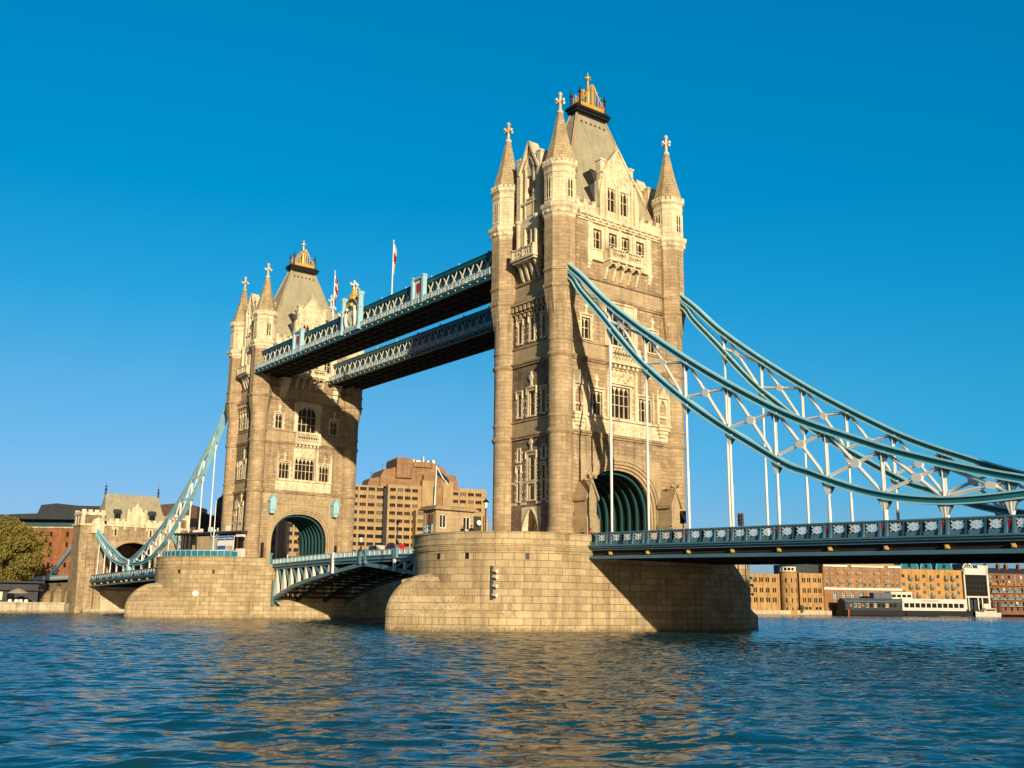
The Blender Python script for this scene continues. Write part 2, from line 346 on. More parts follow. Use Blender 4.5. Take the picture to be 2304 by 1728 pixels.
def window(root, F, u0, u1, v0, v1, n=2, kind='point', trans=(), dep=0.36, sur=0.16, proud=0.07, mat='portland', mull=0.085,
           pane='leaded_pane', label=False, finial=0.0, ears=True):
    mb = MB(); wl = (u1-u0)/n
    for k in range(n):
        a, b = u0+k*wl, u0+(k+1)*wl; h = mull/2
        opening(mb, F, a, b, v0, v1, head(kind, a+h, b-h, v1-0.06), v0+0.04, -dep, -dep+0.14)
    for tz in trans: mb.fbox(F, u0, u1, tz-0.04, tz+0.04, -dep+0.02, -dep+0.16)
    if sur > 0:
        mb.fbox(F, u0-sur, u0, v0, v1+sur, -0.02, proud); mb.fbox(F, u1, u1+sur, v0, v1+sur, -0.02, proud)
        mb.fbox(F, u0, u1, v1, v1+sur, -0.02, proud); mb.fbox(F, u0-sur*1.3, u1+sur*1.3, v0-0.16, v0, -0.02, proud+0.08)
        if ears:
            k = 0; z = v0+0.05
            while z < v1-0.3:                      # quoins of uneven length up both jambs
                e = sur+(0.14 if k % 2 else 0.3)
                mb.fbox(F, u0-e, u0-sur, z, z+0.3, -0.02, proud-0.02); mb.fbox(F, u1+sur, u1+e, z, z+0.3, -0.02, proud-0.02)
                z += 0.42; k += 1
    if label:
        e = sur+0.16; t = v1+sur
        mb.fbox(F, u0-e, u1+e, t+0.12, t+0.28, -0.02, 0.18)
        for uu in (u0-e, u1+e-0.14): mb.fbox(F, uu, uu+0.14, t-0.65, t+0.12, -0.02, 0.18)
    if finial:
        c = (u0+u1)/2; t = v1+sur+0.2
        mb.fext(F, [(c-0.45, t), (c+0.45, t), (c+0.14, t+0.3), (c+0.1, t+finial), (c-0.1, t+finial), (c-0.14, t+0.3)], -0.02, 0.16)
        mb.fext(F, [(c-0.3, t+finial*0.55), (c, t+finial*0.42), (c+0.3, t+finial*0.55), (c+0.22, t+finial*0.78), (c-0.22, t+finial*0.78)], -0.02, 0.22)
    o = mb.build('window', mat, root)
    pb = MB(); pb.quad(F(u0, v0, -dep), F(u1, v0, -dep), F(u1, v1, -dep), F(u0, v1, -dep))
    pb.build('pane', pane, o)
    return o
def cross(mb, x, y, z0, h, r=0.16):
    mb.lathe([(r*1.9, z0), (r*2.1, z0+0.12), (r*1.2, z0+0.25), (r, z0+0.4), (r*0.95, z0+h*0.80), (r*1.5, z0+h*0.85), (r*1.5, z0+h*0.93), (r*0.7, z0+h)], 8, x, y)
    zc = z0+h*0.52
    for ex, ey in ((1, 0), (0, 1)):
        for sg in (1, -1):
            P = lambda t, dz: (x+ex*sg*t, y+ey*sg*t, zc+dz)
            pr = [(0.0, -0.18, 0.11), (0.35, -0.02, 0.11), (0.62, 0.05, 0.2), (0.72, 0.1, 0.12)]
            rg = []
            for t, dz, s_ in pr: rg.append([(P(t, dz+j*s_)[0]+ey*i*s_*0.8, P(t, dz+j*s_)[1]+ex*i*s_*0.8, P(t, dz+j*s_)[2]) for i, j in ((-1, -1), (1, -1), (1, 1), (-1, 1))])
            mb.loft(rg)

# ------------------------------------------------------------------ main dimensions (metres, z = 0 at the river)
D = 41.15; TA, TB = 5.13, 9.22; XF, YF = 5.42, 9.25
def arcpts(W, H, zs, n=20, e=2.3, a0=0.0, a1=math.pi):
    out = []
    for i in range(n+1):
        t = a0+(a1-a0)*i/n; c, s_ = math.cos(t), math.sin(t)
        out.append((W*math.copysign(abs(c)**(2/e), c), zs+H*abs(s_)**(2/e)))
    return out
ARCH = [(6.5, 6.65, 0.10), (6.2, 6.15, -0.06), (5.95, 5.8, -0.3), (5.65, 5.45, -0.55), (5.4, 5.15, -0.9)]

def make_tower():
    zb = 9.0
    T = thing('bridge_tower', 'x', 'bridge tower', (0, 0, zb))
    FL = frame((XF, 0, 0), (0, 1, 0), (1, 0, 0)); FR = frame((-XF, 0, 0), (0, -1, 0), (-1, 0, 0))
    FW = frame((0, -YF, 0), (1, 0, 0), (0, -1, 0)); FE = frame((0, YF, 0), (-1, 0, 0), (0, 1, 0))
    # ---- road faces (landward and river)
    def road_face(F, river):
        k = 1.9 if river else 1.5
        L2 = [(-k, k, 24.5, 28.3), (3.0, 4.95, 24.5, 27.3), (-4.95, -3.0, 24.5, 27.3)]
        L3 = [(-1.85, 1.85, 33.25, 37.9), (4.85, 6.2, 33.4, 35.95), (-6.2, -4.85, 33.4, 35.95)]
        L4 = [(s_*a if s_ > 0 else -b, b if s_ > 0 else -a, 44.85, 47.4) for s_ in (1, -1) for a, b in ((0.42, 1.74), (2.93, 4.3))]
        doors = [(6.75, 7.55, 9.0, 13.1), (-7.55, -6.75, 9.0, 13.1)]
        archh = (-6.45, 6.45, 9.0, 19.8)
        mb = MB(); facade(mb, F, -9.0, 9.0, 9.0, 49.0, L2+L3+L4+doors+[archh], 0.5)
        mb.build('wall', granite, T)
        for a, b, c, d in doors:
            pb = MB(); opening(pb, F, a, b, c, d, head('round', a+0.06, b-0.06, d-0.05), c, -0.5, -0.1)
            dd = pb.build('door', granite, T); q = MB(); q.quad(F(a, c, -0.45), F(b, c, -0.45), F(b, d, -0.45), F(a, d, -0.45)); q.build('door_leaf', iron, dd)
        # great arch
        mb = MB()
        hd = arcpts(6.42, 6.55, 13.2)
        opening(mb, F, -6.45, 6.45, 9.0, 19.8, hd, 9.0, -0.06, 0.0)
        for (W0, H0, d0), (W1, H1, d1) in zip(ARCH[:-1], ARCH[1:]):
            o_ = [(W0, 9.0)]+arcpts(W0, H0, 13.2)+[(-W0, 9.0)]; i_ = [(W1, 9.0)]+arcpts(W1, H1, 13.2)+[(-W1, 9.0)]
            for k2 in range(len(o_)-1):
                mb.quad(F(*o_[k2], d0), F(*o_[k2+1], d0), F(*i_[k2+1], d0), F(*i_[k2], d0))
                mb.quad(F(*i_[k2], d0), F(*i_[k2+1], d0), F(*i_[k2+1], d1), F(*i_[k2], d1))
        o_ = [(6.55, 9.0)]+arcpts(6.55, 6.72, 13.2)+[(-6.55, 9.0)]
        for k2 in range(len(o_)-1):
            mb.beam(F(*o_[k2], 0.05), F(*o_[k2+1], 0.05), 0.16, 0.2)
        mb.build('archway', ashlar, T)
        # windows
        window(T, F, *L2[0], n=5 if river else 4, trans=(26.1, 27.3), sur=0.35, label=False)
        for h in L2[1:]:
            window(T, F, *h, n=3, trans=(26.0,), sur=0.2, label=True, finial=1.6)
        window(T, F, *L3[0], n=4, trans=(34.7, 36.1), sur=0.0)
        mb = MB()                                # round head and shafts of the central window
        opening(mb, F, -2.1, 2.1, 36.0, 38.5, head('round', -1.8, 1.8, 37.95, 10), 36.0, -0.3, 0.14)
        for s_ in (-1, 1):
            mb.fbox(F, s_*2.4-0.3, s_*2.4+0.3, 33.2, 38.5, -0.02, 0.32)
            mb.fext(F, [(s_*2.4-0.38, 36.4), (s_*2.4+0.38, 36.4), (s_*2.4, 37.6)], 0.1, 0.45)
            mb.fbox(F, s_*1.95-0.12, s_*1.95+0.12, 33.2, 36.2, -0.02, 0.16)
        mb.fbox(F, -2.1, 2.1, 38.45, 38.7, -0.02, 0.3); mb.fbox(F, -2.8, 2.8, 33.0, 33.2, -0.02, 0.4)
        mb.build('window_surround', portland, T)
        for h in L3[1:]: window(T, F, *h, n=2, trans=(34.75,), sur=0.2, label=True, finial=1.5)
        for h in L4: window(T, F, *h, n=2, trans=(46.2,), sur=0.0)
        mb = MB()                                # pale band round the four upper windows
        cuts = sorted(L4)
        xs = [-5.15]+[x for h in cuts for x in h[:2]]+[5.15]
        for a, b in zip(xs[0::2], xs[1::2]):
            mb.fbox(F, a, b, 43.6, 47.9, -0.03, 0.14)
            if b-a > 0.5: mb.fbox(F, (a+b)/2-0.16, (a+b)/2+0.16, 43.6, 48.0, 0.1, 0.34)
        for h in cuts: mb.fbox(F, h[0], h[1], 47.4, 47.9, -0.03, 0.14); mb.fbox(F, h[0], h[1], 43.6, 44.85, -0.03, 0.14)
        mb.fbox(F, -5.4, 5.4, 43.3, 43.62, -0.03, 0.4); mb.fbox(F, -5.3, 5.3, 44.66, 44.85, 0.1, 0.26)
        for s_ in (-1, 1):
            mb.fbox(F, s_*5.1-0.3, s_*5.1+0.3, 43.6, 48.0, -0.02, 0.34)
            for q, (z0, z1, d) in enumerate(((42.95, 43.3, 0.42), (42.55, 42.95, 0.3), (42.1, 42.55, 0.18))): mb.fbox(F, s_*5.1-0.34+q*0.07, s_*5.1+0.34-q*0.07, z0, z1, -0.02, d)
        mb.build('window_surround', portland, T)
        # balcony with corbel arches
        mb = MB()
        mb.fbox(F, -2.75, 2.75, 43.62, 43.85, 0.35, 1.45); mb.fbox(F, -2.9, 2.9, 43.35, 43.62, 0.3, 1.55)
        mb.fbox(F, -2.75, 2.75, 44.78, 45.0, 1.15, 1.5)
        for u in (-2.6, 0.0, 2.6): mb.fbox(F, u-0.2, u+0.2, 43.85, 45.1, 1.15, 1.5)
        for s_ in (-1, 1): mb.fbox(F, s_*2.65-0.08, s_*2.65+0.08, 43.85, 45.0, 0.3, 1.2)
        for a, b in ((-2.4, -0.2), (0.2, 2.4)):
            for k2 in range(5):
                u = a+(b-a)*(k2+0.5)/5
                mb.beam(F(u-0.17, 43.85, 1.3), F(u+0.17, 44.78, 1.3), 0.1, 0.12); mb.beam(F(u+0.17, 43.85, 1.3), F(u-0.17, 44.78, 1.3), 0.1, 0.12)
        for k2 in range(5):
            u = -2.6+5.2*k2/4
            mb.fext(lambda a_, v_, d_, F=F, u=u: F(u+d_, v_, a_), [(0.0, 41.2), (0.25, 41.25), (0.55, 41.9), (0.75, 42.6), (1.4, 43.1), (1.4, 43.36), (0, 43.36)], -0.16, 0.16)
            if k2 < 4:
                c = u+0.65
                mb.fext(F, [(c-0.5, 43.36), (c-0.5, 42.7), (c-0.3, 43.05), (c, 43.15), (c+0.3, 43.05), (c+0.5, 42.7), (c+0.5, 43.36)], 0.9, 1.15)
        mb.build('balcony', portland, T)
        # middle balcony, its corbels, carved panel and the niches
        mb = MB()
        mb.fbox(F, -2.55, 2.55, 30.85, 31.35, -0.02, 1.0); mb.fbox(F, -2.5, 2.5, 32.75, 33.02, 0.6, 1.0)
        for u in (-2.35, 2.35): mb.fbox(F, u-0.2, u+0.2, 31.35, 32.75, 0.0, 0.98)
        for k2 in range(9):
            u = -1.9+3.8*k2/8
            mb.beam(F(u-0.2, 31.35, 0.85), F(u+0.2, 32.75, 0.85), 0.14, 0.13); mb.beam(F(u+0.2, 31.35, 0.85), F(u-0.2, 32.75, 0.85), 0.14, 0.13)
        for k2 in range(7):
            u = -2.2+4.4*k2/6; mb.fbox(F, u-0.17, u+0.17, 30.45, 30.85, -0.02, 0.75); mb.fbox(F, u-0.12, u+0.12, 30.2, 30.45, -0.02, 0.45)
        mb.build('balcony', portland, T)
        mb = MB()
        mb.fbox(F, -2.1, 2.1, 28.65, 30.2, -0.02, 0.12); mb.fbox(F, -2.25, 2.25, 28.55, 28.72, -0.02, 0.3)
        rnd = random.Random(3)
        for k2 in range(26):
            u = rnd.uniform(-1.8, 1.8); v = rnd.uniform(28.85, 30.0); r_ = rnd.uniform(0.1, 0.28)
            p = F(u, v, 0.12); mb.ball(p, r_, 6, 4)
        for s_ in (-1, 1):
            mb.fbox(F, s_*2.3-0.2, s_*2.3+0.2, 24.3, 29.6, -0.02, 0.4); mb.fext(F, [(s_*2.3-0.24, 29.6), (s_*2.3+0.24, 29.6), (s_*2.3, 30.6)], 0.0, 0.45)
            mb.fbox(F, s_*5.3-0.15, s_*5.3+0.15, 24.3, 28.2, -0.02, 0.25)
            if river: mb.fext(F, [(s_*5.3-0.2, 28.2), (s_*5.3+0.2, 28.2), (s_*5.3+0.14, 28.6), (s_*5.3, 29.8), (s_*5.3-0.14, 28.6)], 0.0, 0.25)
        mb.build('carved_panel', portland, T)
        mb = MB()
        w_ = 5.5 if river else 7.95
        mb.fbox(F, -w_, w_, 22.45, 24.1, -0.02, 0.06); mb.fbox(F, -w_, w_, 24.12, 24.42, -0.02, 0.3)
        for k2 in range(70):
            u = rnd.uniform(-w_+0.4, w_-0.4); v = rnd.uniform(22.7, 23.8); r_ = rnd.uniform(0.08, 0.2); mb.ball(F(u, v, 0.06), r_, 5, 3)
        mb.build('carved_panel', portland, T)
        if not river:
            for s_ in (-1, 1):
                c = s_*6.85; mb = MB()
                for q in (-1, 1):
                    mb.fbox(F, c+q*0.95-0.16, c+q*0.95+0.16, 24.42, 27.4, -0.02, 0.5)
                    mb.fext(F, [(c+q*0.95-0.22, 27.4), (c+q*0.95+0.22, 27.4), (c+q*0.95+0.1, 28.2), (c+q*0.95, 29.3), (c+q*0.95-0.1, 28.2)], 0.0, 0.5)
                opening(mb, F, c-0.8, c+0.8, 24.42, 27.9, head('point', c-0.6, c+0.6, 27.5), 24.5, -0.3, 0.35)
                mb.fext(F, [(c-1.0, 27.7), (c+1.0, 27.7), (c+0.25, 28.6), (c, 29.4), (c-0.25, 28.6)], 0.05, 0.6)
                mb.fbox(F, c-0.7, c+0.7, 25.3, 25.6, -0.1, 0.3)
                for q, (z0, z1, hw, d) in enumerate(((24.1, 24.42, 1.1, 0.75), (23.7, 24.1, 0.95, 0.62), (23.3, 23.7, 0.75, 0.45), (22.9, 23.3, 0.5, 0.3))): mb.fbox(F, c-hw, c+hw, z0, z1, -0.02, d)
                mb.build('niche', portland, T)
        # carved frieze and the two blue cabins on the river side, gabled portals on the land side
        if river:
            mb = MB(); mb.fbox(F, -7.6, 7.6, 20.0, 21.7, -0.02, 0.05)
            for k2 in range(90): mb.ball(F(rnd.uniform(-7.3, 7.3), rnd.uniform(20.2, 21.5), 0.05), rnd.uniform(0.08, 0.2), 5, 3)
            mb.build('carved_frieze', ashlar, T)
            for s_ in (-1, 1):
                mb = MB()
                for z0, z1, hw, d in ((41.6, 42.5, 0.85, 1.7), (40.7, 41.6, 0.75, 1.25), (39.9, 40.7, 0.62, 0.85), (39.1, 39.9, 0.5, 0.55)): mb.fbox(F, s_*5.2-hw, s_*5.2+hw, z0, z1, -0.02, d)
                mb.build('walkway_bracket', portland, T)
            for s_ in (-1, 1):
                c = s_*6.2; mb = MB()
                mb.fbox(F, c-0.55, c+0.55, 18.7, 20.3, 0.0, 1.3)
                mb.fext(F, [(c-0.55, 18.7), (c+0.55, 18.7), (c+0.3, 18.1), (c-0.3, 18.1)], 0.0, 1.1)
                mb.fext(F, [(c-0.55, 20.3), (c+0.55, 20.3), (c, 21.2)], 0.0, 1.3)
                for q in (-1, 1): mb.beam(F(c+q*0.72, 20.2, 0.7), F(c, 21.4, 0.7), 1.5, 0.12)
                mb.build('signal_cabin', blue_light, T)
        else:
            for s_ in (-1, 1):
                c = s_*6.75; mb = MB()
                mb.fbox(F, c-0.95, c+0.95, 9.0, 12.1, 0.05, 2.4); mb.fext(F, [(c-0.95, 12.1), (c+0.95, 12.1), (c+0.7, 12.6), (c-0.7, 12.6)], 0.05, 2.3)
                mb.fext(F, [(c-0.7, 12.5), (c+0.7, 12.5), (c+0.7, 14.4), (c, 16.1), (c-0.7, 14.4)], 0.05, 2.2)
                for q in (-1, 1):
                    mb.fext(F, [(c+q*0.95, 14.15), (c+q*0.98, 14.55), (c, 16.5), (c, 16.1)], 0.05, 2.4)
                mb.fbox(F, c-0.45, c+0.45, 12.9, 14.4, 2.15, 2.26)
                p = F(c, 16.3, 2.2); cross(mb, p[0], p[1], 16.2, 1.1, 0.09)
                mb.build('portal', ashlar, T)
    road_face(FL, False); road_face(FR, True)
    # ---- side faces
    def side_face(F):
        L1 = [(-0.62, 0.62, 16.9, 19.8), (-0.62, 0.62, 14.62, 16.5)]
        for s_ in (1, -1):
            for z0, z1 in ((14.6, 16.7), (16.9, 18.4), (19.25, 20.7)): L1.append((2.1, 2.55, z0, z1) if s_ > 0 else (-2.55, -2.1, z0, z1))
        L2 = [(-0.6, 0.6, 24.5, 27.5), (1.95, 2.55, 24.55, 27.3), (-2.55, -1.95, 24.55, 27.3)]
        L3 = [(-0.36, 0.36, 33.6, 36.4), (1.95, 2.6, 33.6, 36.3), (-2.6, -1.95, 33.6, 36.3)]
        L4 = [(2.3, 2.8, 45.2, 47.3), (-2.8, -2.3, 45.2, 47.3)]
        door = (-1.75, 1.75, 9.0, 13.8)
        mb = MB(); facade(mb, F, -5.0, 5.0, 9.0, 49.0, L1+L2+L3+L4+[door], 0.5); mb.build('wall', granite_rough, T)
        window(T, F, *L1[0], n=2, trans=(18.6,), sur=0.26, label=True, finial=1.7); window(T, F, *L1[1], n=2, sur=0.26, kind='point')
        for h in L1[2:]: window(T, F, *h, n=1, kind='rect', sur=0.16, mull=0.06, label=abs(h[2]-16.9) < 0.01)
        window(T, F, *L2[0], n=2, trans=(26.0,), sur=0.22, label=True, finial=1.9, kind='rect')
        for h in L2[1:]: window(T, F, *h, n=1, kind='rect', sur=0.18, trans=(26.0,), mull=0.06, label=True)
        for h in L3: window(T, F, *h, n=1, kind='rect', sur=0.18, trans=(35.2,), mull=0.06, label=True)
        for h in L4: window(T, F, *h, n=1, sur=0.15, mull=0.06)
        mb = MB(); opening(mb, F, -1.75, 1.75, 9.0, 13.8, head('point', -1.5, 1.5, 13.65, 8), 9.0, -1.4, 0.0)
        hh = [(1.5, 9.0)]+head('point', -1.5, 1.5, 13.65, 8)+[(-1.5, 9.0)]
        for a, b in zip(hh[:-1], hh[1:]): mb.beam(F(*a, 0.05), F(*b, 0.05), 0.2, 0.22)
        dd = mb.build('archway', portland, T); q = MB(); q.quad(F(-1.75, 9, -1.35), F(1.75, 9, -1.35), F(1.75, 13.8, -1.35), F(-1.75, 13.8, -1.35)); q.build('door_leaf', granite, dd)
        for z0, z1 in ((14.1, 14.42), (16.6, 16.86)):
            for a, b in ((-3.9, -2.75), (-1.95, -0.9), (0.9, 1.95), (2.75, 3.9)):
                mb = MB(); mb.fbox(F, a, b, z0, z1, -0.02, 0.07); mb.build('stone_band', portland, T)
        # corbel table
        mb = MB()
        mb.fbox(F, -3.5, 3.5, 38.25, 38.55, -0.02, 0.75)
        for k in range(9):
            u = -3.2+6.4*k/8
            mb.fbox(F, u-0.2, u+0.2, 37.55, 38.25, -0.02, 0.62); mb.fbox(F, u-0.16, u+0.16, 37.25, 37.55, -0.02, 0.4)
            if k < 8: mb.fbox(F, u+0.24, u+0.56, 36.75, 37.25, -0.02, 0.3)
        mb.fbox(F, -3.5, 3.5, 37.25, 37.35, -0.02, 0.35)
        mb.build('corbel_table', ashlar, T)
        # oriel bay, its balcony and the stone dormer above
        G = lambda u, v, d=0.0: F(u, v, d+0.75)
        mb = MB(); h = (-0.55, 0.55, 44.9, 47.7)
        facade(mb, G, -1.75, 1.75, 43.7, 48.9, [h], 0.4)
        for s_ in (-1, 1):
            mb.quad(F(s_*1.75, 43.7, 0), F(s_*1.75, 43.7, 0.75), F(s_*1.75, 48.9, 0.75), F(s_*1.75, 48.9, 0))
            p = F(s_*1.75, 0, 0.8); mb.lathe([(0.4, 43.7), (0.4, 44.9), (0.3, 45.0), (0.3, 48.4), (0.46, 48.6), (0.46, 48.9)], 8, p[0], p[1], R(22.5))
        for k in range(4):
            u = -1.5+k
            mb.fext(lambda a_, v_, d_, F=F, u=u: F(u+d_, v_, a_), [(0.0, 41.2), (0.2, 41.2), (0.5, 41.9), (0.7, 42.6), (1.2, 43.2), (1.2, 43.5), (0, 43.5)], -0.17, 0.17)
        mb.fbox(F, -2.2, 2.2, 43.5, 43.75, -0.02, 1.75); mb.fbox(F, -2.05, 2.05, 43.25, 43.5, -0.02, 1.5); mb.fbox(F, -2.1, 2.1, 44.75, 44.95, 1.4, 1.7)
        for u in (-1.95, 0, 1.95): mb.fbox(F, u-0.17, u+0.17, 43.75, 45.05, 1.38, 1.7)
        for s_ in (-1, 1): mb.fbox(F, s_*2.0-0.1, s_*2.0+0.1, 43.75, 44.9, 0.2, 1.5)
        for k in range(8):
            u = -1.6+3.2*k/7; mb.beam(F(u-0.14, 43.75, 1.55), F(u+0.14, 44.75, 1.55), 0.1, 0.1); mb.beam(F(u+0.14, 43.75, 1.55), F(u-0.14, 44.75, 1.55), 0.1, 0.1)
        mb.build('oriel', portland, T)
        window(T, G, *h, n=2, trans=(46.3,), sur=0.16, ears=False)
        mb = MB(); h = (-0.55, 0.55, 51.6, 54.5)
        G2 = lambda u, v, d=0.0: F(u, v, d+0.45)
        facade(mb, G2, -1.75, 1.75, 48.9, 55.2, [h], 0.4)
        mb.fext(F, [(-1.75, 55.2), (1.75, 55.2), (0.0, 58.7)], -1.2, 0.45)
        for s_ in (-1, 1): mb.quad(F(s_*1.75, 48.9, -0.8), F(s_*1.75, 48.9, 0.45), F(s_*1.75, 55.2, 0.45), F(s_*1.75, 55.2, -0.8))
        for s_ in (-1, 1):
            mb.beam(F(s_*1.95, 55.1, 0.1), F(0, 59.0, 0.1), 1.5, 0.28)
            mb.fbox(F, s_*1.95-0.36, s_*1.95+0.36, 48.9, 57.0, -0.7, 0.72); mb.fbox(F, s_*1.95-0.44, s_*1.95+0.44, 57.0, 57.25, -0.8, 0.8)
            mb.fbox(F, s_*0.8-0.1, s_*0.8+0.1, 48.9, 55.5, 0.4, 0.62)
        hh = head('point', -0.95, 0.95, 57.0, 8)
        for a, b in zip(hh[:-1], hh[1:]): mb.beam(F(*a, 0.6), F(*b, 0.6), 0.25, 0.2)
        mb.fbox(F, -1.6, 1.6, 50.9, 51.15, 0.4, 0.7)
        for u in (-0.35, 0, 0.35): mb.fbox(F, u-0.08, u+0.08, 49.3, 50.9, 0.4, 0.55)
        for s_ in (-1, 1):      # little attached beasts at the foot of the dormer
            mb.ball(F(s_*2.9, 49.9, 0.1), 0.35, 7, 5); mb.fbox(F, s_*2.9-0.2, s_*2.9+0.2, 49.0, 49.8, -0.2, 0.3)
        gb = mb.build('gable', portland, T)
        window(T, G2, *h, n=2, trans=(53.0,), sur=0.14, ears=False)
        mb = MB()
        mb.loft([[F(u, v, -0.75) for u, v in ((-1.7, 49.2), (1.7, 49.2), (1.7, 55.0), (0, 58.4), (-1.7, 55.0))], [F(u, v, -5.5) for u, v in ((-1.7, 49.2), (1.7, 49.2), (1.7, 55.0), (0, 58.4), (-1.7, 55.0))]])
        mb.build('dormer_roof', slate, T)
    side_face(FW); side_face(FE)
    # ---- string courses and pale bands between the turrets
    def ring(z0, z1, pr, mat, nm):
        for F, h in ((FL, 8.6), (FR, 8.6), (FW, 4.6), (FE, 4.6)):
            mb = MB(); mb.fbox(F, -h, h, z0, z1, -0.05, pr); mb.build(nm, mat, T)
    for z0, z1, pr in ((21.85, 22.1, 0.22), (22.1, 22.35, 0.34), (30.7, 30.95, 0.22), (30.95, 31.2, 0.34), (32.92, 33.1, 0.16), (38.55, 38.8, 0.22), (38.8, 39.1, 0.34), (40.85, 41.1, 0.24)):
        ring(z0, z1, pr, granite, 'string_course')
    for F, h in ((FW, 4.6), (FE, 4.6)):
        mb = MB(); mb.fbox(F, -h, h, 23.9, 24.1, -0.05, 0.16); mb.build('string_course', granite, T)
    for z0, z1 in ((31.2, 32.92), (39.1, 40.85)): ring(z0, z1, 0.035, ashlar, 'stone_band')
    for F, h in ((FW, 4.6), (FE, 4.6)):
        mb = MB(); mb.fbox(F, -h, h, 22.35, 23.9, -0.05, 0.035); mb.build('stone_band', ashlar, T)
    for F, h in ((FL, 8.4), (FR, 8.4), (FW, 4.4), (FE, 4.4)):   # main cornice with paterae
        mb = MB(); mb.fbox(F, -h, h, 48.15, 48.35, -0.05, 0.2); mb.fbox(F, -h, h, 48.35, 48.7, -0.05, 0.32); mb.fbox(F, -h, h, 48.7, 49.0, -0.05, 0.55)
        n = int(h*2/1.1)
        for k in range(n): u = -h+(k+0.5)*2*h/n; mb.fbox(F, u-0.16, u+0.16, 48.38, 48.68, 0.3, 0.46)
        mb.build('cornice', portland, T)
    for F, h, gap in ((FL, 7.6, 3.4), (FR, 7.6, 3.4), (FW, 3.5, 2.3), (FE, 3.5, 2.3)):
        for s_ in (-1, 1):                       # battlemented parapets either side of the gables
            mb = MB(); a, b = (gap, h) if s_ > 0 else (-h, -gap)
            mb.fbox(F, a, b, 49.0, 50.2, -0.45, 0.12); mb.fbox(F, a, b, 49.0, 49.15, 0.1, 0.25)
            n = max(1, int((b-a)/1.15))
            for k in range(n):
                u = a+(k+0.5)*(b-a)/n; mb.fbox(F, u-0.32, u+0.32, 50.2, 50.62, -0.45, 0.12); mb.fbox(F, u-0.38, u+0.38, 50.62, 50.75, -0.5, 0.2)
                mb.fbox(F, u+0.42, u+0.56, 49.5, 49.75, 0.12, 0.17)
            mb.build('parapet', portland, T)
    # ---- great gables over the road faces
    for F in (FL, FR):
        mb = MB(); wh = [(0.42, 1.75, 50.3, 53.4), (-1.75, -0.42, 50.3, 53.4)]
        facade(mb, F, -3.3, 3.3, 49.0, 53.9, wh, 0.4)
        out = [(-3.3, 53.9), (3.3, 53.9), (2.75, 54.4), (2.6, 55.3), (0.0, 58.6), (-2.6, 55.3), (-2.75, 54.4)]
        mb.fext(F, out, -0.7, 0.0)
        for s_ in (-1, 1):
            mb.quad(F(s_*3.3, 49, 0), F(s_*3.3, 49, -0.7), F(s_*3.3, 53.9, -0.7), F(s_*3.3, 53.9, 0))
            mb.beam(F(s_*2.75, 55.1, -0.3), F(0, 58.85, -0.3), 0.95, 0.26)
            mb.fbox(F, s_*2.45-0.35, s_*2.45+0.35, 54.0, 56.8, -1.0, -0.12); mb.fbox(F, s_*2.45-0.46, s_*2.45+0.46, 56.8, 57.05, -1.1, 0.0)
            mb.fbox(F, s_*2.95-0.38, s_*2.95+0.38, 49.0, 52.4, -0.02, 0.34); mb.fext(F, [(s_*2.95-0.38, 52.4), (s_*2.95+0.38, 52.4), (s_*2.75, 54.6)], 0.0, 0.28)
            mb.fbox(F, s_*2.2-0.1, s_*2.2+0.1, 49.0, 54.0, -0.02, 0.2)
            hh = head('point', s_*1.08-0.85, s_*1.08+0.85, 54.6, 8)
            for a, b in zip(hh[:-1], hh[1:]): mb.beam(F(*a, 0.04), F(*b, 0.04), 0.16, 0.16)
            mb.fbox(F, s_*1.08-0.72, s_*1.08+0.72, 49.0, 49.9, -0.02, 0.08)
        mb.fbox(F, -0.16, 0.16, 49.0, 54.0, -0.02, 0.3)
        rnd = random.Random(5)
        for k in range(24):
            v = rnd.uniform(54.6, 57.4); u = rnd.uniform(-1, 1)*(58.2-v)*0.62; mb.ball(F(u, v, 0.0), rnd.uniform(0.08, 0.17), 5, 3)
        mb.lathe([(0.2, 58.6), (0.12, 59.0), (0.18, 59.2), (0.02, 59.6)], 6, F(0, 0, -0.3)[0], F(0, 0, -0.3)[1])
        mb.build('gable', portland, T)
        for h in wh: window(T, F, *h, n=2, trans=(52.0,), sur=0.0)
        mb = MB(); pr = [(-2.5, 49.2), (2.5, 49.2), (2.5, 55.0), (0, 58.3), (-2.5, 55.0)]
        mb.loft([[F(u, v, -0.7) for u, v in pr], [F(u, v, -3.6) for u, v in pr]])
        mb.build('dormer_roof', slate, T)
        for s_ in (-1, 1):                       # dark side brackets of the gable
            mb = MB(); mb.fext(F, [(s_*2.5, 49.4), (s_*3.5, 50.4), (s_*3.3, 51.6), (s_*4.1, 53.3), (s_*3.1, 53.9), (s_*3.9, 55.4), (s_*2.5, 55.2)], -2.2, -0.8)
            mb.build('lead_bracket', lead, T)
    # ---- main roof, cresting
    mb = MB(); bx, by, tx, ty, zt = 4.75, 8.4, 0.62, 2.5, 65.1
    r0 = [(-bx, -by, 49.2), (bx, -by, 49.2), (bx, by, 49.2), (-bx, by, 49.2)]
    k = 0.93; r1 = [(x*k*0.93, y*k, 51.0) for x, y, z in r0]; r1 = [(math.copysign(4.15, x), math.copysign(7.6, y), 51.0) for x, y, z in r0]
    r2 = [(math.copysign(tx, x), math.copysign(ty, y), zt) for x, y, z in r0]
    mb.loft([r0, r1, r2])
    roof = mb.build('roof', slate, T)
    mb = MB()
    for sx, sy in ((1, 1), (1, -1), (-1, 1), (-1, -1)): mb.beam((sx*4.15, sy*7.6, 51.05), (sx*tx, sy*ty, zt+0.05), 0.28, 0.16)
    mb.build('hip_roll', ashlar, roof)
    mb = MB()
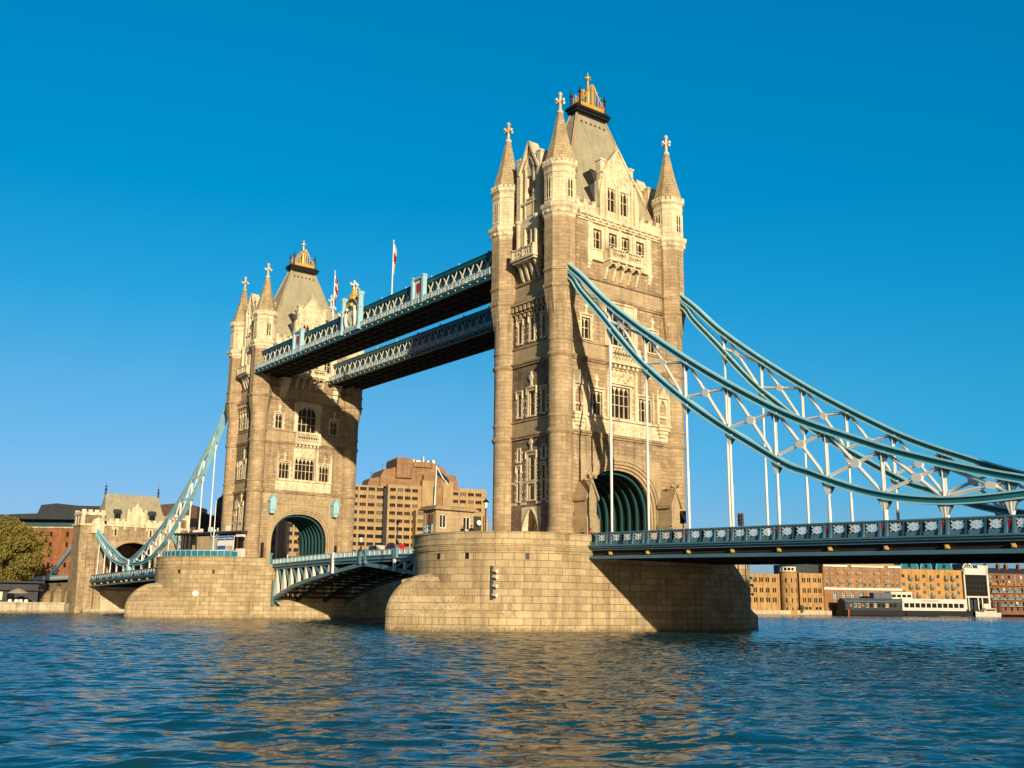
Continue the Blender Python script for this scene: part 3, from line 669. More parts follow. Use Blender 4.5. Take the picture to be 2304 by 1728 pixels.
    for s_ in (-1, 1):
        for kk in range(6):
            y = -2.0+4.0*kk/5; zc = 64.0; x = s_*(0.62+3.53*(65.1-zc)/14.1+0.03)
            mb.add([(x-s_*0.25*0.16*math.sin(t), y+0.17*math.cos(t), zc+0.17*math.sin(t)) for t in [2*math.pi*i/10 for i in range(10)]], [range(10)])
    mb.build('roof_vent', iron, roof)
    mb = MB()
    for z0, z1, e in ((65.0, 65.35, 0.12), (65.35, 65.75, 0.38), (65.75, 66.0, 0.55), (66.0, 66.25, 0.4)): mb.box(-tx-e, tx+e, -ty-e, ty+e, z0, z1)
    mb.build('roof_cornice', iron, T)
    mb = MB()
    for s_ in (-1, 1):
        X = s_*0.85
        mb.box(X-0.06, X+0.06, -2.25, 2.25, 66.25, 66.85)
        for kk in range(9):
            y = -2.0+kk*0.5; top = 69.7-abs(y)*1.25
            mb.box(X-0.04, X+0.04, y-0.06, y+0.06, 66.8, top)
        for q in (-1, 1):
            mb.tube([(X, q*2.2, 67.0), (X, q*1.5, 67.5), (X, q*0.8, 68.6), (X, q*0.25, 69.7)], 0.09, 6)
            for kk in range(4): mb.ball((X, q*(1.85-kk*0.5), 67.65+kk*0.62), 0.13, 6, 4)
        mb.box(X-0.09, X+0.09, -0.2, 0.2, 66.3, 69.8)
    for q in (-1, 1):
        mb.box(-0.85, 0.85, q*2.2-0.06, q*2.2+0.06, 66.25, 66.85)
        for x in (-0.4, 0, 0.4): mb.box(x-0.05, x+0.05, q*2.2-0.05, q*2.2+0.05, 66.8, 68.0-abs(x))
    mb.lathe([(0.28, 66.2), (0.25, 69.3), (0.12, 69.6), (0.1, 70.7), (0.3, 70.95), (0.32, 71.15), (0.1, 71.4), (0.04, 71.95)], 8)
    for ex, ey in ((1, 0), (0, 1)):
        mb.box(-0.42*ex-0.07, 0.42*ex+0.07, -0.42*ey-0.07, 0.42*ey+0.07, 70.95, 71.12)
    mb.build('crown', gold, T)
    mb = MB()
    for sx in (-1, 1):
        for q in (-1, 1): mb.lathe([(0.16, 66.2), (0.13, 67.9), (0.22, 68.0), (0.22, 68.25), (0.08, 68.4), (0.12, 68.6), (0.02, 68.9)], 8, sx*0.85, q*2.2)
    mb.build('crown_post', iron, T)
    # ---- corner turrets
    for ix, sx in enumerate((1, -1)):
        for sy in (-1, 1):
            cx, cy = sx*TA, sy*TB; mb = MB()
            mb.lathe([(1.62, 9.0), (1.62, 10.6), (1.5, 10.8), (1.5, 11.1), (1.38, 11.2), (1.38, 21.6), (1.5, 21.75), (1.62, 21.95), (1.62, 22.1), (1.52, 22.25), (1.4, 22.35), (1.4, 23.5), (1.5, 23.62), (1.54, 23.8), (1.42, 23.9), (1.4, 24.0),
                      (1.4, 30.4), (1.5, 30.6), (1.62, 30.8), (1.62, 30.95), (1.5, 31.1), (1.42, 31.2), (1.42, 32.4), (1.5, 32.5), (1.55, 32.7), (1.45, 32.8), (1.43, 36.0)], 32, cx, cy)
            p8 = R(22.5); k = 1/math.cos(p8)
            # round shaft passing into the octagon with pointed broaches
            n = 32; ring0 = []; ring1 = []
            for i in range(n):
                a = 2*math.pi*i/n; rel = (a+p8) % (2*p8)-p8; oc = 1.80/math.cos(rel)
                ring0.append((cx+1.43*math.cos(a), cy+1.43*math.sin(a), 35.9)); ring1.append((cx+oc*math.cos(a), cy+oc*math.sin(a), 38.3))
            mb.loft([ring0, ring1], False)
            o8 = lambda pr: mb.lathe([(r_*k, z_) for r_, z_ in pr], 8, cx, cy, p8, False)
            o8([(1.80, 38.3), (1.80, 38.6), (1.92, 38.7), (2.0, 38.9), (2.0, 39.05), (1.84, 39.15), (1.8, 39.2), (1.8, 40.6), (1.92, 40.72), (1.95, 40.9), (1.82, 41.05), (1.8, 41.1), (1.8, 47.3)])
            mb.build('turret', turret_stone, T)
            mb = MB(); o8 = lambda pr: mb.lathe([(r_*k, z_) for r_, z_ in pr], 8, cx, cy, p8, False)
            o8([(1.8, 47.3), (1.9, 47.55), (2.05, 47.75), (2.05, 48.1), (2.25, 48.35), (2.3, 48.8), (2.05, 48.95), (1.86, 49.1), (1.82, 49.3), (1.82, 52.65), (1.9, 52.7), (1.9, 52.9), (1.82, 52.95), (1.82, 53.35), (1.95, 53.5), (2.08, 53.65), (2.1, 54.0), (1.9, 54.1)])
            for i in range(8):                   # paterae, tracery shafts and slit windows on each side
                a = i*R(45); e1 = Vector((math.cos(a), math.sin(a), 0)); e2 = Vector((-math.sin(a), math.cos(a), 0)); G = frame((cx, cy, 0), e2, e1)
                mb.fbox(G, -0.2, 0.2, 47.8, 48.08, 2.0, 2.16)
                for u in (-0.42, 0.0, 0.42): mb.fbox(G, u-0.06, u+0.06, 49.6, 52.1, 1.8, 1.87)
                mb.fbox(G, -0.5, 0.5, 52.05, 52.2, 1.8, 1.88); mb.fbox(G, -0.5, 0.5, 49.45, 49.6, 1.8, 1.9); mb.fbox(G, -0.4, 0.4, 50.55, 50.65, 1.8, 1.86)
                for q in range(3): mb.fbox(G, -0.6+q*0.6-0.17, -0.6+q*0.6+0.17, 53.95, 54.35, 1.75, 2.12)
            top = mb.build('turret_head', portland, T)
            for a in (0, 90, 180, 270):
                a = R(a); G = frame((cx, cy, 0), (-math.sin(a), math.cos(a), 0), (math.cos(a), math.sin(a), 0))
                for u in (-0.21, 0.21):
                    mb = MB(); mb.fext(G, [(u-0.11, 49.7), (u+0.11, 49.7), (u+0.11, 51.7), (u, 52.0), (u-0.11, 51.7)], 1.75, 1.832); mb.build('slit_window', iron, top)
            mb = MB()
            mb.lathe([(1.9*k, 54.05), (1.78*k, 54.5), (1.0*k, 57.6), (0.45*k, 60.4), (0.3*k, 61.0)], 8, cx, cy, p8, False)
            mb.build('spire', spire_stone, T)
            mb = MB(); mb.lathe([(0.3, 60.9), (0.42, 61.05), (0.42, 61.25), (0.26, 61.35)], 8, cx, cy); cross(mb, cx, cy, 61.2, 2.6, 0.17)
            mb.build('finial', portland, T)
            # raised edges of the broaches
            mb = MB()
            for i in range(8):
                a = p8+i*R(45)
                q = lambda r_, z_, da=0.0: (cx+r_*math.cos(a+da), cy+r_*math.sin(a+da), z_)
                mb.add([q(1.95, 38.3), q(1.83, 38.3, -0.22), q(1.83, 38.3, 0.22), q(1.435, 35.2)], [(0, 1, 3), (0, 3, 2), (0, 2, 1), (1, 2, 3)])
            mb.build('broach', turret_stone, T)
    # ---- passage vault and ribs
    mb = MB(); pr = [(5.3, 9.1)]+arcpts(5.3, 5.05, 13.2, 24)+[(-5.3, 9.1)]
    mb.loft([[(x, y, z) for y, z in pr] for x in (-4.6, 4.6)], False, False, False)
    mb.build('vault', under, T)
    mb = MB()
    for kx in range(7):
        x = -4.0+8.0*kx/6; pr = [(5.28, 11.4)]+arcpts(5.28, 5.0, 13.2, 20)+[(-5.28, 11.4)]; qr = [(5.02, 11.4)]+arcpts(5.02, 4.76, 13.2, 20)+[(-5.02, 11.4)]
        mb.loft([[(x+dx, y, z) for y, z in pr] for dx in (-0.13, 0.13)], False, False, False)
        for a, b in zip(zip(pr[:-1], pr[1:]), zip(qr[:-1], qr[1:])):
            for dx in (-0.12, 0.12): mb.quad((x+dx, *a[0]), (x+dx, *a[1]), (x+dx, *b[1]), (x+dx, *b[0]))
        mb.loft([[(x+dx, y, z) for y, z in qr] for dx in (-0.14, 0.14)], False, False, False)
    mb.build('vault_rib', plain('rib_green_paint', (0.02, 0.085, 0.085), 0.6), T)
    for sy in (-1, 1):
        mb = MB(); mb.box(-4.4, 4.4, min(sy*4.9, sy*5.28), max(sy*4.9, sy*5.28), 9.1, 10.9); mb.box(-4.5, 4.5, min(sy*4.7, sy*5.28), max(sy*4.7, sy*5.28), 10.9, 11.3)
        for kx in range(8): x = -4.0+8.0*kx/7; mb.tube([(x, sy*4.8, 9.1), (x, sy*4.8, 10.9)], 0.2, 8)
        mb.build('passage_rail', teal, T)
    mb = MB(); mb.box(-4.9, 4.9, -8.9, 8.9, 48.9, 49.15); mb.build('roof_deck', lead, T)
    return T
tower = make_tower(); tower.location = (D, 0, 9.0)
tower['label'] = 'near gothic stone bridge tower, taller in view, with chains sweeping off to the right'
tower['group'] = 'gothic towers of the bridge'
t2 = copy_tree(tower); t2.location = (-D, 0, 9.0); t2.rotation_euler = (0, 0, math.pi)
t2['label'] = 'far gothic stone bridge tower crossed by the diagonal shadow of the walkways'

# ------------------------------------------------------------------ piers
PR, PY = 10.67, 12.3
def make_pier():
    P = thing('bridge_pier', 'x', 'bridge pier', (0, 0, 0))
    n = 160
    def ring(z, grow=0.0, cut=True):
        if z <= 1.7: tip = 28.2
        elif z >= 5.9: tip = 0
        else: t = (z-1.7)/4.2; tip = 22.9+5.3*math.sqrt(max(0, 1-t**1.9))
        out = []
        for i in range(n):
            a = 2*math.pi*i/n; c, s_ = math.cos(a), math.sin(a)
            # walk the outline by a parameter that spreads points evenly round the ends
            Rr = PR+grow
            if abs(s_) < 0.35: y = PY*s_/0.35*0.8; x = math.copysign(Rr, c); out.append((x, y, z)); continue
            t = (abs(s_)-0.35)/0.65; th = t*math.pi/2
            y = PY*0.8+(1-math.cos(th))*0
            # stadium end seen from its centre
            yc = PY*0.8; best = None
            ang = math.pi/2*t
            dx, dy = math.cos(ang), math.sin(ang)
            lo, hi = 0.0, 60.0
            def inside(x, y):
                st = (y <= PY and x <= Rr) or (y > PY and math.hypot(x, y-PY) <= Rr)
                if st: return True
                if tip and cut:
                    Rc = Rr*(1-0.60*max(0, (z-1.7)/4.2)**0.9); y0 = 10.0; h = tip-y0; rad = (h*h+Rc*Rc)/(2*Rc)
                    if y <= y0: return x <= Rr
                    return y <= tip and x <= Rc-rad+math.sqrt(max(0, rad*rad-(y-y0)**2))
                return False
            for _ in range(40):
                md = (lo+hi)/2
                if inside(dx*md, yc+dy*md): lo = md
                else: hi = md
            out.append((math.copysign(dx*lo, c) if abs(c) > 1e-9 else 0.0, math.copysign(yc+dy*lo, s_), z))
        return out
    zs = [-2.5, 0.0, 0.9, 1.7]+[1.7+4.2*k/20 for k in range(1, 21)]+[6.3, 7.4, 8.2]
    mb = MB(); mb.loft([ring(z, 0.0, False) for z in (-2.5, 8.2)], True, False)
    # flat lit lower wall of the bascule chamber keeps its corner: straight sides come from the outline itself
    mb.build('pier_body', pier_stone, P)
    for sg in (-1, 1):                           # pointed cutwater whose roof curves back into the round end
        mb = MB(); rg = []
        for z in zs:
            t_ = max(0, min(1, (z-1.7)/4.2)); tip = 22.8+5.4*math.sqrt(max(0, 1-t_**1.9)); Rc = (PR-0.006)*(1-0.62*t_**0.9); y0 = 10.0; h = tip-y0; rad = (h*h+Rc*Rc)/(2*Rc); th = math.asin(min(1, h/rad)); q = []
            for k in range(33): a_ = th*k/32; q.append((Rc-rad+rad*math.cos(a_), y0+rad*math.sin(a_)))
            q = q+[(-x, y) for x, y in q[-2::-1]]
            rg.append([(x, sg*y, z) for x, y in q])
            if z >= 5.85: break
        mb.loft(rg, True, True); mb.build('cutwater', pier_stone, P)
    mb = MB(); mb.loft([ring(8.2, 0.12), ring(8.45, 0.2), ring(8.5, 0.05), ring(8.75, 0.05), ring(8.85, 0.16), ring(9.05, 0.12)], True, False)
    mb.build('string_course', pier_stone, P)
    for sx in (-1, 1):                           # narrow ledge under the road on both straight sides
        mb = MB(); mb.box(min(sx*PR, sx*(PR+0.14)), max(sx*PR, sx*(PR+0.14)), -8.9, 7.6, 6.75, 6.95); mb.build('ledge', pier_stone, P)
    # parapet, open where the roadway crosses
    for nm, g0, g1, z0, z1 in (('parapet', 0.02, -0.7, 8.9, 9.95), ('coping', 0.14, -0.8, 9.952, 10.12)):
        ro = ring(9.05, g0); ri = ring(9.05, g1)
        for sg in (-1, 1):
            mb = MB()
            for i in range(n):
                j = (i+1) % n
                if abs(ro[i][1]) < 9.7 and abs(ro[j][1]) < 9.7 or ro[i][1]*sg < 0: continue
                q = [ro[i], ro[j], ri[j], ri[i]]
                mb.loft([[(x, y, z0) for x, y, z in q], [(x, y, z1) for x, y, z in q]])
            mb.build(nm, pier_stone, P)
    for sy in (-1, 1):
        for a in (-100, -62, -30, 8, 28, 62):
            t = R(90-a)
            x, y = (PR+0.012)*math.cos(t), sy*(PY+(PR+0.012)*math.sin(t)); e = Vector((-math.sin(t), sy*math.cos(t), 0)); o_ = Vector((math.cos(t), sy*math.sin(t), 0))
            G = frame((x, y, 0), e, o_); mb = MB(); mb.fbox(G, -0.2, 0.2, 7.3, 7.95, -0.3, 0.015); mb.build('drain_hole', iron, P)
    return P
pier = make_pier(); pier.location = (D, 0, 0); pier['zb'] = 0
pier['label'] = 'near stone river pier with its rounded cutwater facing the viewer'; pier['group'] = 'stone river piers'
p2 = copy_tree(pier); p2.location = (-D, 0, 0); p2.rotation_euler = (0, 0, math.pi)
p2['label'] = 'far stone river pier with a white disc and the glass canopy on top'

# ------------------------------------------------------------------ suspension chains
UP = [(46.6, 42.2), (50, 39.4), (53.8, 35.7), (58.4, 31.95), (62.65, 28.8), (66.65, 26.0), (70.35, 23.6), (73.8, 21.5), (77.1, 19.6), (80.2, 18.1), (83.4, 16.75), (86.9, 15.3), (90.2, 14.15), (93.3, 13.15), (96.2, 12.3), (100.0, 11.35)]
LO = [(46.6, 41.1), (48.8, 39.4), (50.1, 37.6), (53.76, 33.7), (56.5, 30.6), (60.05, 27.0), (64.95, 22.95), (69.45, 19.75), (73.6, 17.15), (77.2, 14.95), (79.4, 14.1), (81.3, 13.3), (84.0, 12.3), (86.6, 11.57), (89.1, 11.1), (91.5, 10.82), (93.8, 10.74), (96.1, 10.78), (100.0, 10.95)]
SU = [(100.0, 11.35), (105, 12.15), (110.3, 13.8), (114.5, 15.1), (118.7, 16.6), (123, 18.4), (127.4, 20.5)]
SL = [(100.0, 10.95), (104, 10.85), (107.4, 11.3), (111.8, 12.2), (116.2, 13.7), (121, 15.9), (127.4, 19.7)]
def interp(T_, x):
    if x <= T_[0][0]: return T_[0][1]
    for (a, b), (c, d) in zip(T_[:-1], T_[1:]):
        if a <= x <= c: return b+(d-b)*(x-a)/(c-a)
    return T_[-1][1]
def smooth(T_, n):
    # Catmull-Rom through the measured points
    out = []; P = [T_[0]]+list(T_)+[T_[-1]]
    for i in range(1, len(P)-2):
        p0, p1, p2_, p3 = P[i-1], P[i], P[i+1], P[i+2]
        for k in range(n):
            t = k/n; f = lambda j: 0.5*((2*p1[j])+(-p0[j]+p2_[j])*t+(2*p0[j]-5*p1[j]+4*p2_[j]-p3[j])*t*t+(-p0[j]+3*p1[j]-3*p2_[j]+p3[j])*t**3)
            out.append((f(0), f(1)))
    return out+[T_[-1]]
DECKZ = lambda x: 10.27-0.0198*(abs(x)-51.7)     # top of the side span parapet
NODES = [54.75, 60.1, 65.5, 70.85, 76.05, 81.25, 86.45, 91.55, 96.6]
SNODES = [103.5, 108.5, 113.2, 118.0, 123.1]
def chain(sx, sy, label):
    y = sy*9.4
    T = thing('suspension_chain', label, 'bridge chain', (sx*46.6, y, 42), 0, 'suspension chains of the bridge')
    base = Vector((sx*46.6, y, 42)); W = lambda x, z, dy=0.0: Vector((sx*x, y+dy, z))-base
    def chord(nm, tab):
        pts = smooth(tab, 3)
        def strip(hw, z0, z1, mat, nm_, par):
            mb = MB(); rg = []
            for i, (x, z) in enumerate(pts):
                a, b = pts[max(i-1, 0)], pts[min(i+1, len(pts)-1)]; d = Vector((b[0]-a[0], 0, b[1]-a[1])).normalized(); nrm = Vector((-d.z, 0, d.x))
                c = lambda h, dy: W(x+nrm.x*h, z+nrm.z*h, dy)
                rg.append([c(z0, -hw), c(z0, hw), c(z1, hw), c(z1, -hw)])
            mb.loft(rg); o = mb.build(nm_, mat, par); 
            return o
        wb = strip(0.14, -0.22, 0.2, chain_web, nm, T); wb.location = (0, 0, 0)
        for z0, z1 in ((0.2, 0.34), (-0.34, -0.22)):
            f = strip(0.33, z0, z1, chain_blue, 'flange', wb); f.location = (0, 0, 0)
    chord('upper_chord', UP); chord('lower_chord', LO); chord('upper_chord', SU); chord('lower_chord', SL)
    def bar(nm, p, q, wd, ht, mat=white):
        # cruciform riveted bar, wider at the ends
        mb = MB(); p, q = Vector(p), Vector(q)
        mb.beam(p, q, 0.09, ht, (0, 1, 0)); mb.beam(p, q, wd, 0.07, (0, 1, 0))
        return mb.build(nm, mat, T, (0, 0, 0))
    def gusset(p, d, mat=blue_mid):
        pass
    for seg, U_, L_ in ((NODES, UP, LO), (SNODES, SU, SL)):
        for i, x in enumerate(seg):
            zu, zl = interp(U_, x), interp(L_, x)
            if zu-zl > 1.0:
                bar('post', W(x, zu-0.3), W(x, zl+0.3), 0.34, 0.34)
            if i+1 < len(seg):
                x2 = seg[i+1]; zu2, zl2 = interp(U_, x2), interp(L_, x2)
                if min(zu-zl, zu2-zl2) > 0.9:
                    a, b = W(x+0.25, zu-0.35), W(x2-0.25, zl2+0.35); c, d = W(x+0.25, zl+0.35), W(x2-0.25, zu2-0.35)
                    mb = MB()
                    for p, q in ((a, b), (c, d)):
                        p, q = Vector(p), Vector(q); mb.beam(p, q, 0.09, 0.30, (0, 1, 0)); mb.beam(p, q, 0.30, 0.07, (0, 1, 0))
                    # rosette plate where the braces cross
                    e1, e2 = (b-a), (d-c); den = e1.x*e2.z-e1.z*e2.x
                    if abs(den) > 1e-3:
                        t = ((c.x-a.x)*e2.z-(c.z-a.z)*e2.x)/den; o_ = a+e1*t; u1, u2 = e1.normalized()*0.42, e2.normalized()*0.42
                        sd = Vector((0, 0.16, 0)); w1, w2 = Vector((-u1.z, 0, u1.x))*0.38, Vector((-u2.z, 0, u2.x))*0.38
                        pl = [o_+u1+w1, o_+u1-w1, o_-u2+w2*0.9, o_-u2-w2*0.9, o_-u1-w1, o_-u1+w1, o_+u2-w2*0.9, o_+u2+w2*0.9]
                        ctr = o_; pl.sort(key=lambda v: math.atan2(v.z-ctr.z, v.x-ctr.x))
                        mb.loft([[v-sd for v in pl], [v+sd for v in pl]])
                    mb.build('cross_brace', white, T, (0, 0, 0))
            # brackets on the chords
            for zz, sg in ((zu-0.36, -1), (zl-0.36, -1)):
                mb = MB()
                for dy in (0.12,):
                    pr = [(-0.62, 0.0), (0.62, 0.0), (0.2, -0.75), (-0.2, -0.75)]
                    sl = (interp(U_ if zz > zl else L_, x+0.5)-interp(U_ if zz > zl else L_, x-0.5))
                    mb.loft([[W(x+a_, zz+b_+sl*a_, dd) for a_, b_ in pr] for dd in (-dy, dy)])
                if zu-zl > 1.0: mb.build('bracket', blue_mid, T, (0, 0, 0))
            # hanger rod
            zd = DECKZ(x)-0.1; zt = zl-0.5
            if zt > zd+0.1:
                mb = MB(); mb.tube([W(x, zt+0.1), W(x, (zt+zd)/2), W(x, (zt+zd)/2-0.4), W(x, zd)], [0.13, 0.115, 0.16, 0.125] if zt-zd > 2 else 0.2, 8)
                if zt-zd > 0.6: mb.loft([[W(x+a_, z_, b_) for a_, b_ in ((-w_, -0.16), (w_, -0.16), (w_, 0.16), (-w_, 0.16))] for w_, z_ in ((0.45, zt+0.12), (0.3, zt-0.25), (0.13, zt-0.8 if zt-zd > 1 else zd))])
                mb.build('hanger', white, T, (0, 0, 0))
    # pin joint of the two links, hung over the parapet
    mb = MB(); o_ = W(100.0, 11.15); mb.v = []
    pr = [(math.cos(2*math.pi*k/16)*0.75, math.sin(2*math.pi*k/16)*0.75) for k in range(16)]
    mb.loft([[W(100+a_, 11.15+b_, dd) for a_, b_ in pr] for dd in (-0.42, 0.42)])
    mb.build('link_pin', white, T, (0, 0, 0))
    mb = MB(); mb.loft([[W(100+a_*0.55, 11.15+b_*0.55, dd) for a_, b_ in pr] for dd in (-0.46, 0.46)]); mb.build('pin_shield', red, T, (0, 0, 0))
    mb = MB(); mb.loft([[W(100+a_, z_, b_) for a_, b_ in ((-w_, -0.45), (w_, -0.45), (w_, 0.45), (-w_, 0.45))] for w_, z_ in ((0.4, 10.6), (0.75, 9.6), (0.6, 8.0), (0.3, 7.2))])
    mb.build('link_pedestal', blue_light, T, (0, 0, 0))
    # land tie behind the abutment
    mb = MB(); mb.beam(W(137, 19.5), W(168, 8.3), 0.7, 1.1); mb.build('land_tie', blue_light, T, (0, 0, 0))
    return T
chain(1, -1, 'right hand chain truss nearer the viewer, its far end leaving the picture edge')
chain(1, 1, 'chain truss on the far side of the right hand span, shaded near its low end')
chain(-1, -1, 'left side chain truss dipping to a white ringed pin before the gatehouse')
chain(-1, 1, 'chain truss on the far side of the left span, mostly hidden by its twin')

# ------------------------------------------------------------------ side spans
def open_panel(mw, F, u0, u1, v0, v1, th=0.05):
    """white openwork star between u0 and u1"""
    cu, cv = (u0+u1)/2, (v0+v1)/2; hu, hv = (u1-u0)/2, (v1-v0)/2
    b = lambda p, q, wd=0.075: mw.beam(F(*p, 0.0), F(*q, 0.0), wd, th)
    b((u0, v0), (u1, v1), 0.08); b((u0, v1), (u1, v0), 0.08); b((cu, v0), (cu, v1), 0.05)
    k = [(u0, cv), (cu, v1), (u1, cv), (cu, v0)]
    for i in range(4): b(k[i], k[(i+1) % 4], 0.045)
def make_deck():
    T = thing('bridge_deck', 'x', 'bridge deck', (0, 0, 0)); L = 75.2
    zt = lambda x: 10.27-0.0198*x
    H = lambda y, ed: (lambda u, v, d=0.0: Vector((u, y+ed*d, zt(u)+v)))
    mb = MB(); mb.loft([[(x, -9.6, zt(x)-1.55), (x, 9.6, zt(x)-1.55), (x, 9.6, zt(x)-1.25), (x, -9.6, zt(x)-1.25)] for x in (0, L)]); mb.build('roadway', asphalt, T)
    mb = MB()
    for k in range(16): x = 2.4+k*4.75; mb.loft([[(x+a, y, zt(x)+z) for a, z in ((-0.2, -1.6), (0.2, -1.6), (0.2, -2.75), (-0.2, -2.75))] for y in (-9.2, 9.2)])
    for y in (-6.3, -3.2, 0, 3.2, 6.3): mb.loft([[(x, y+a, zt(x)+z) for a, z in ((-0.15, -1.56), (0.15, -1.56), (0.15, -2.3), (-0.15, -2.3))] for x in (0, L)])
    mb.build('floor_beam', under, T)
    for sy in (-1, 1):
        F = H(sy*9.75, sy)
        def rail(mb, v0, v1, d0, d1): mb.loft([[F(u, v, d) for v, d in ((v0, d0), (v0, d1), (v1, d1), (v1, d0))] for u in (0, L)])
        mb = MB(); rail(mb, -1.45, -1.3, 0.0, 0.5); rail(mb, -1.62, -1.45, 0.0, 0.35); rail(mb, -1.85, -1.62, -0.02, 0.12); rail(mb, -2.72, -2.5, -0.3, 0.3); rail(mb, -2.5, -2.4, -0.25, 0.05)
        g = mb.build('fascia_girder', blue_deck, T); mb = MB(); rail(mb, -2.6, -1.7, -0.4, -0.28); mb.build('web_plate', under, g)
        for x in NODES+SNODES+[100.0]:
            u = x-51.8; mb = MB(); mb.fbox(F, u-0.13, u+0.13, -2.3, -2.0, -0.3, 0.05); p = F(u, -2.15, 0.05); mb.ball(p, 0.11, 8, 4); mb.build('gilded_boss', gold, g)
        mb = MB(); rail(mb, -0.12, 0.0, -0.14, 0.16); rail(mb, -0.2, -0.12, -0.1, 0.1); rail(mb, -1.3, -0.98, -0.09, 0.14)
        mw = MB(); ms = MB()
        xs = sorted(NODES+[100.0]+SNODES); edges = [51.8-2.4]+xs+[127.2]
        for a, b in zip(edges[:-1], edges[1:]):
            n = 3; a0, b0 = a-51.8+0.3, b-51.8-0.3
            for k in range(n):
                u0, u1 = a0+(b0-a0)*k/n, a0+(b0-a0)*(k+1)/n
                if u0 < -0.2: continue
                for uu in (u0, u1):
                    mb.loft([[F(uu-w_/2, -1.3+q, d) for w_, d in ()] or [F(uu-0.11, v, -0.12), F(uu+0.11, v, -0.12), F(uu+0.11, v, dd), F(uu-0.11, v, dd)] for v, dd, q in ((-1.35, 0.36, 0), (-0.95, 0.26, 0), (-0.1, 0.14, 0))])
                # dark plate with a round light in it, star tracery inside
                c0, c1, w0, w1 = u0+0.16, u1-0.16, -0.96, -0.2
                cu, cv, rr = (c0+c1)/2, (w0+w1)/2, min((c1-c0)/2, 0.5)
                hd = [(cu+rr*math.cos(math.pi*i/8), cv+0.33*math.sin(math.pi*i/8)) for i in range(9)]
                opening(mb, F, c0-0.06, c1+0.06, cv, w1+0.02, hd, cv, -0.05, 0.03)
                lo = lambda u, v, d=0.0, F=F, cv=cv: F(u, 2*cv-v, d)
                opening(mb, lo, c0-0.06, c1+0.06, cv, 2*cv-w0+0.03, hd, cv, -0.05, 0.03)
                open_panel(mw, lambda a_, b_, d_=0.0, F=F: F(a_, b_, d_+0.1), cu-rr*0.95, cu+rr*0.95, cv-0.31, cv+0.31)
        for x in xs:
            u = x-51.8; mb.fbox(F, u-0.3, u+0.3, -1.3, 0.02, -0.1, 0.1); ms.fbox(F, u-0.14, u+0.14, -0.85, -0.3, 0.05, 0.14)
        pr = mb.build('parapet', blue_deck, T); mw.build('tracery', white, pr); ms.build('shield', red, pr)
    return T
dk = make_deck(); dk.location = (51.8, 0, 0); dk['label'] = 'blue grey road deck with star pierced parapet running off to the right edge'; dk['group'] = 'side span decks'
d2 = copy_tree(dk); d2.location = (-51.8, 0, 0); d2.rotation_euler = (0, 0, math.pi); d2['label'] = 'blue road deck on the left between the far pier and the stone gatehouse'

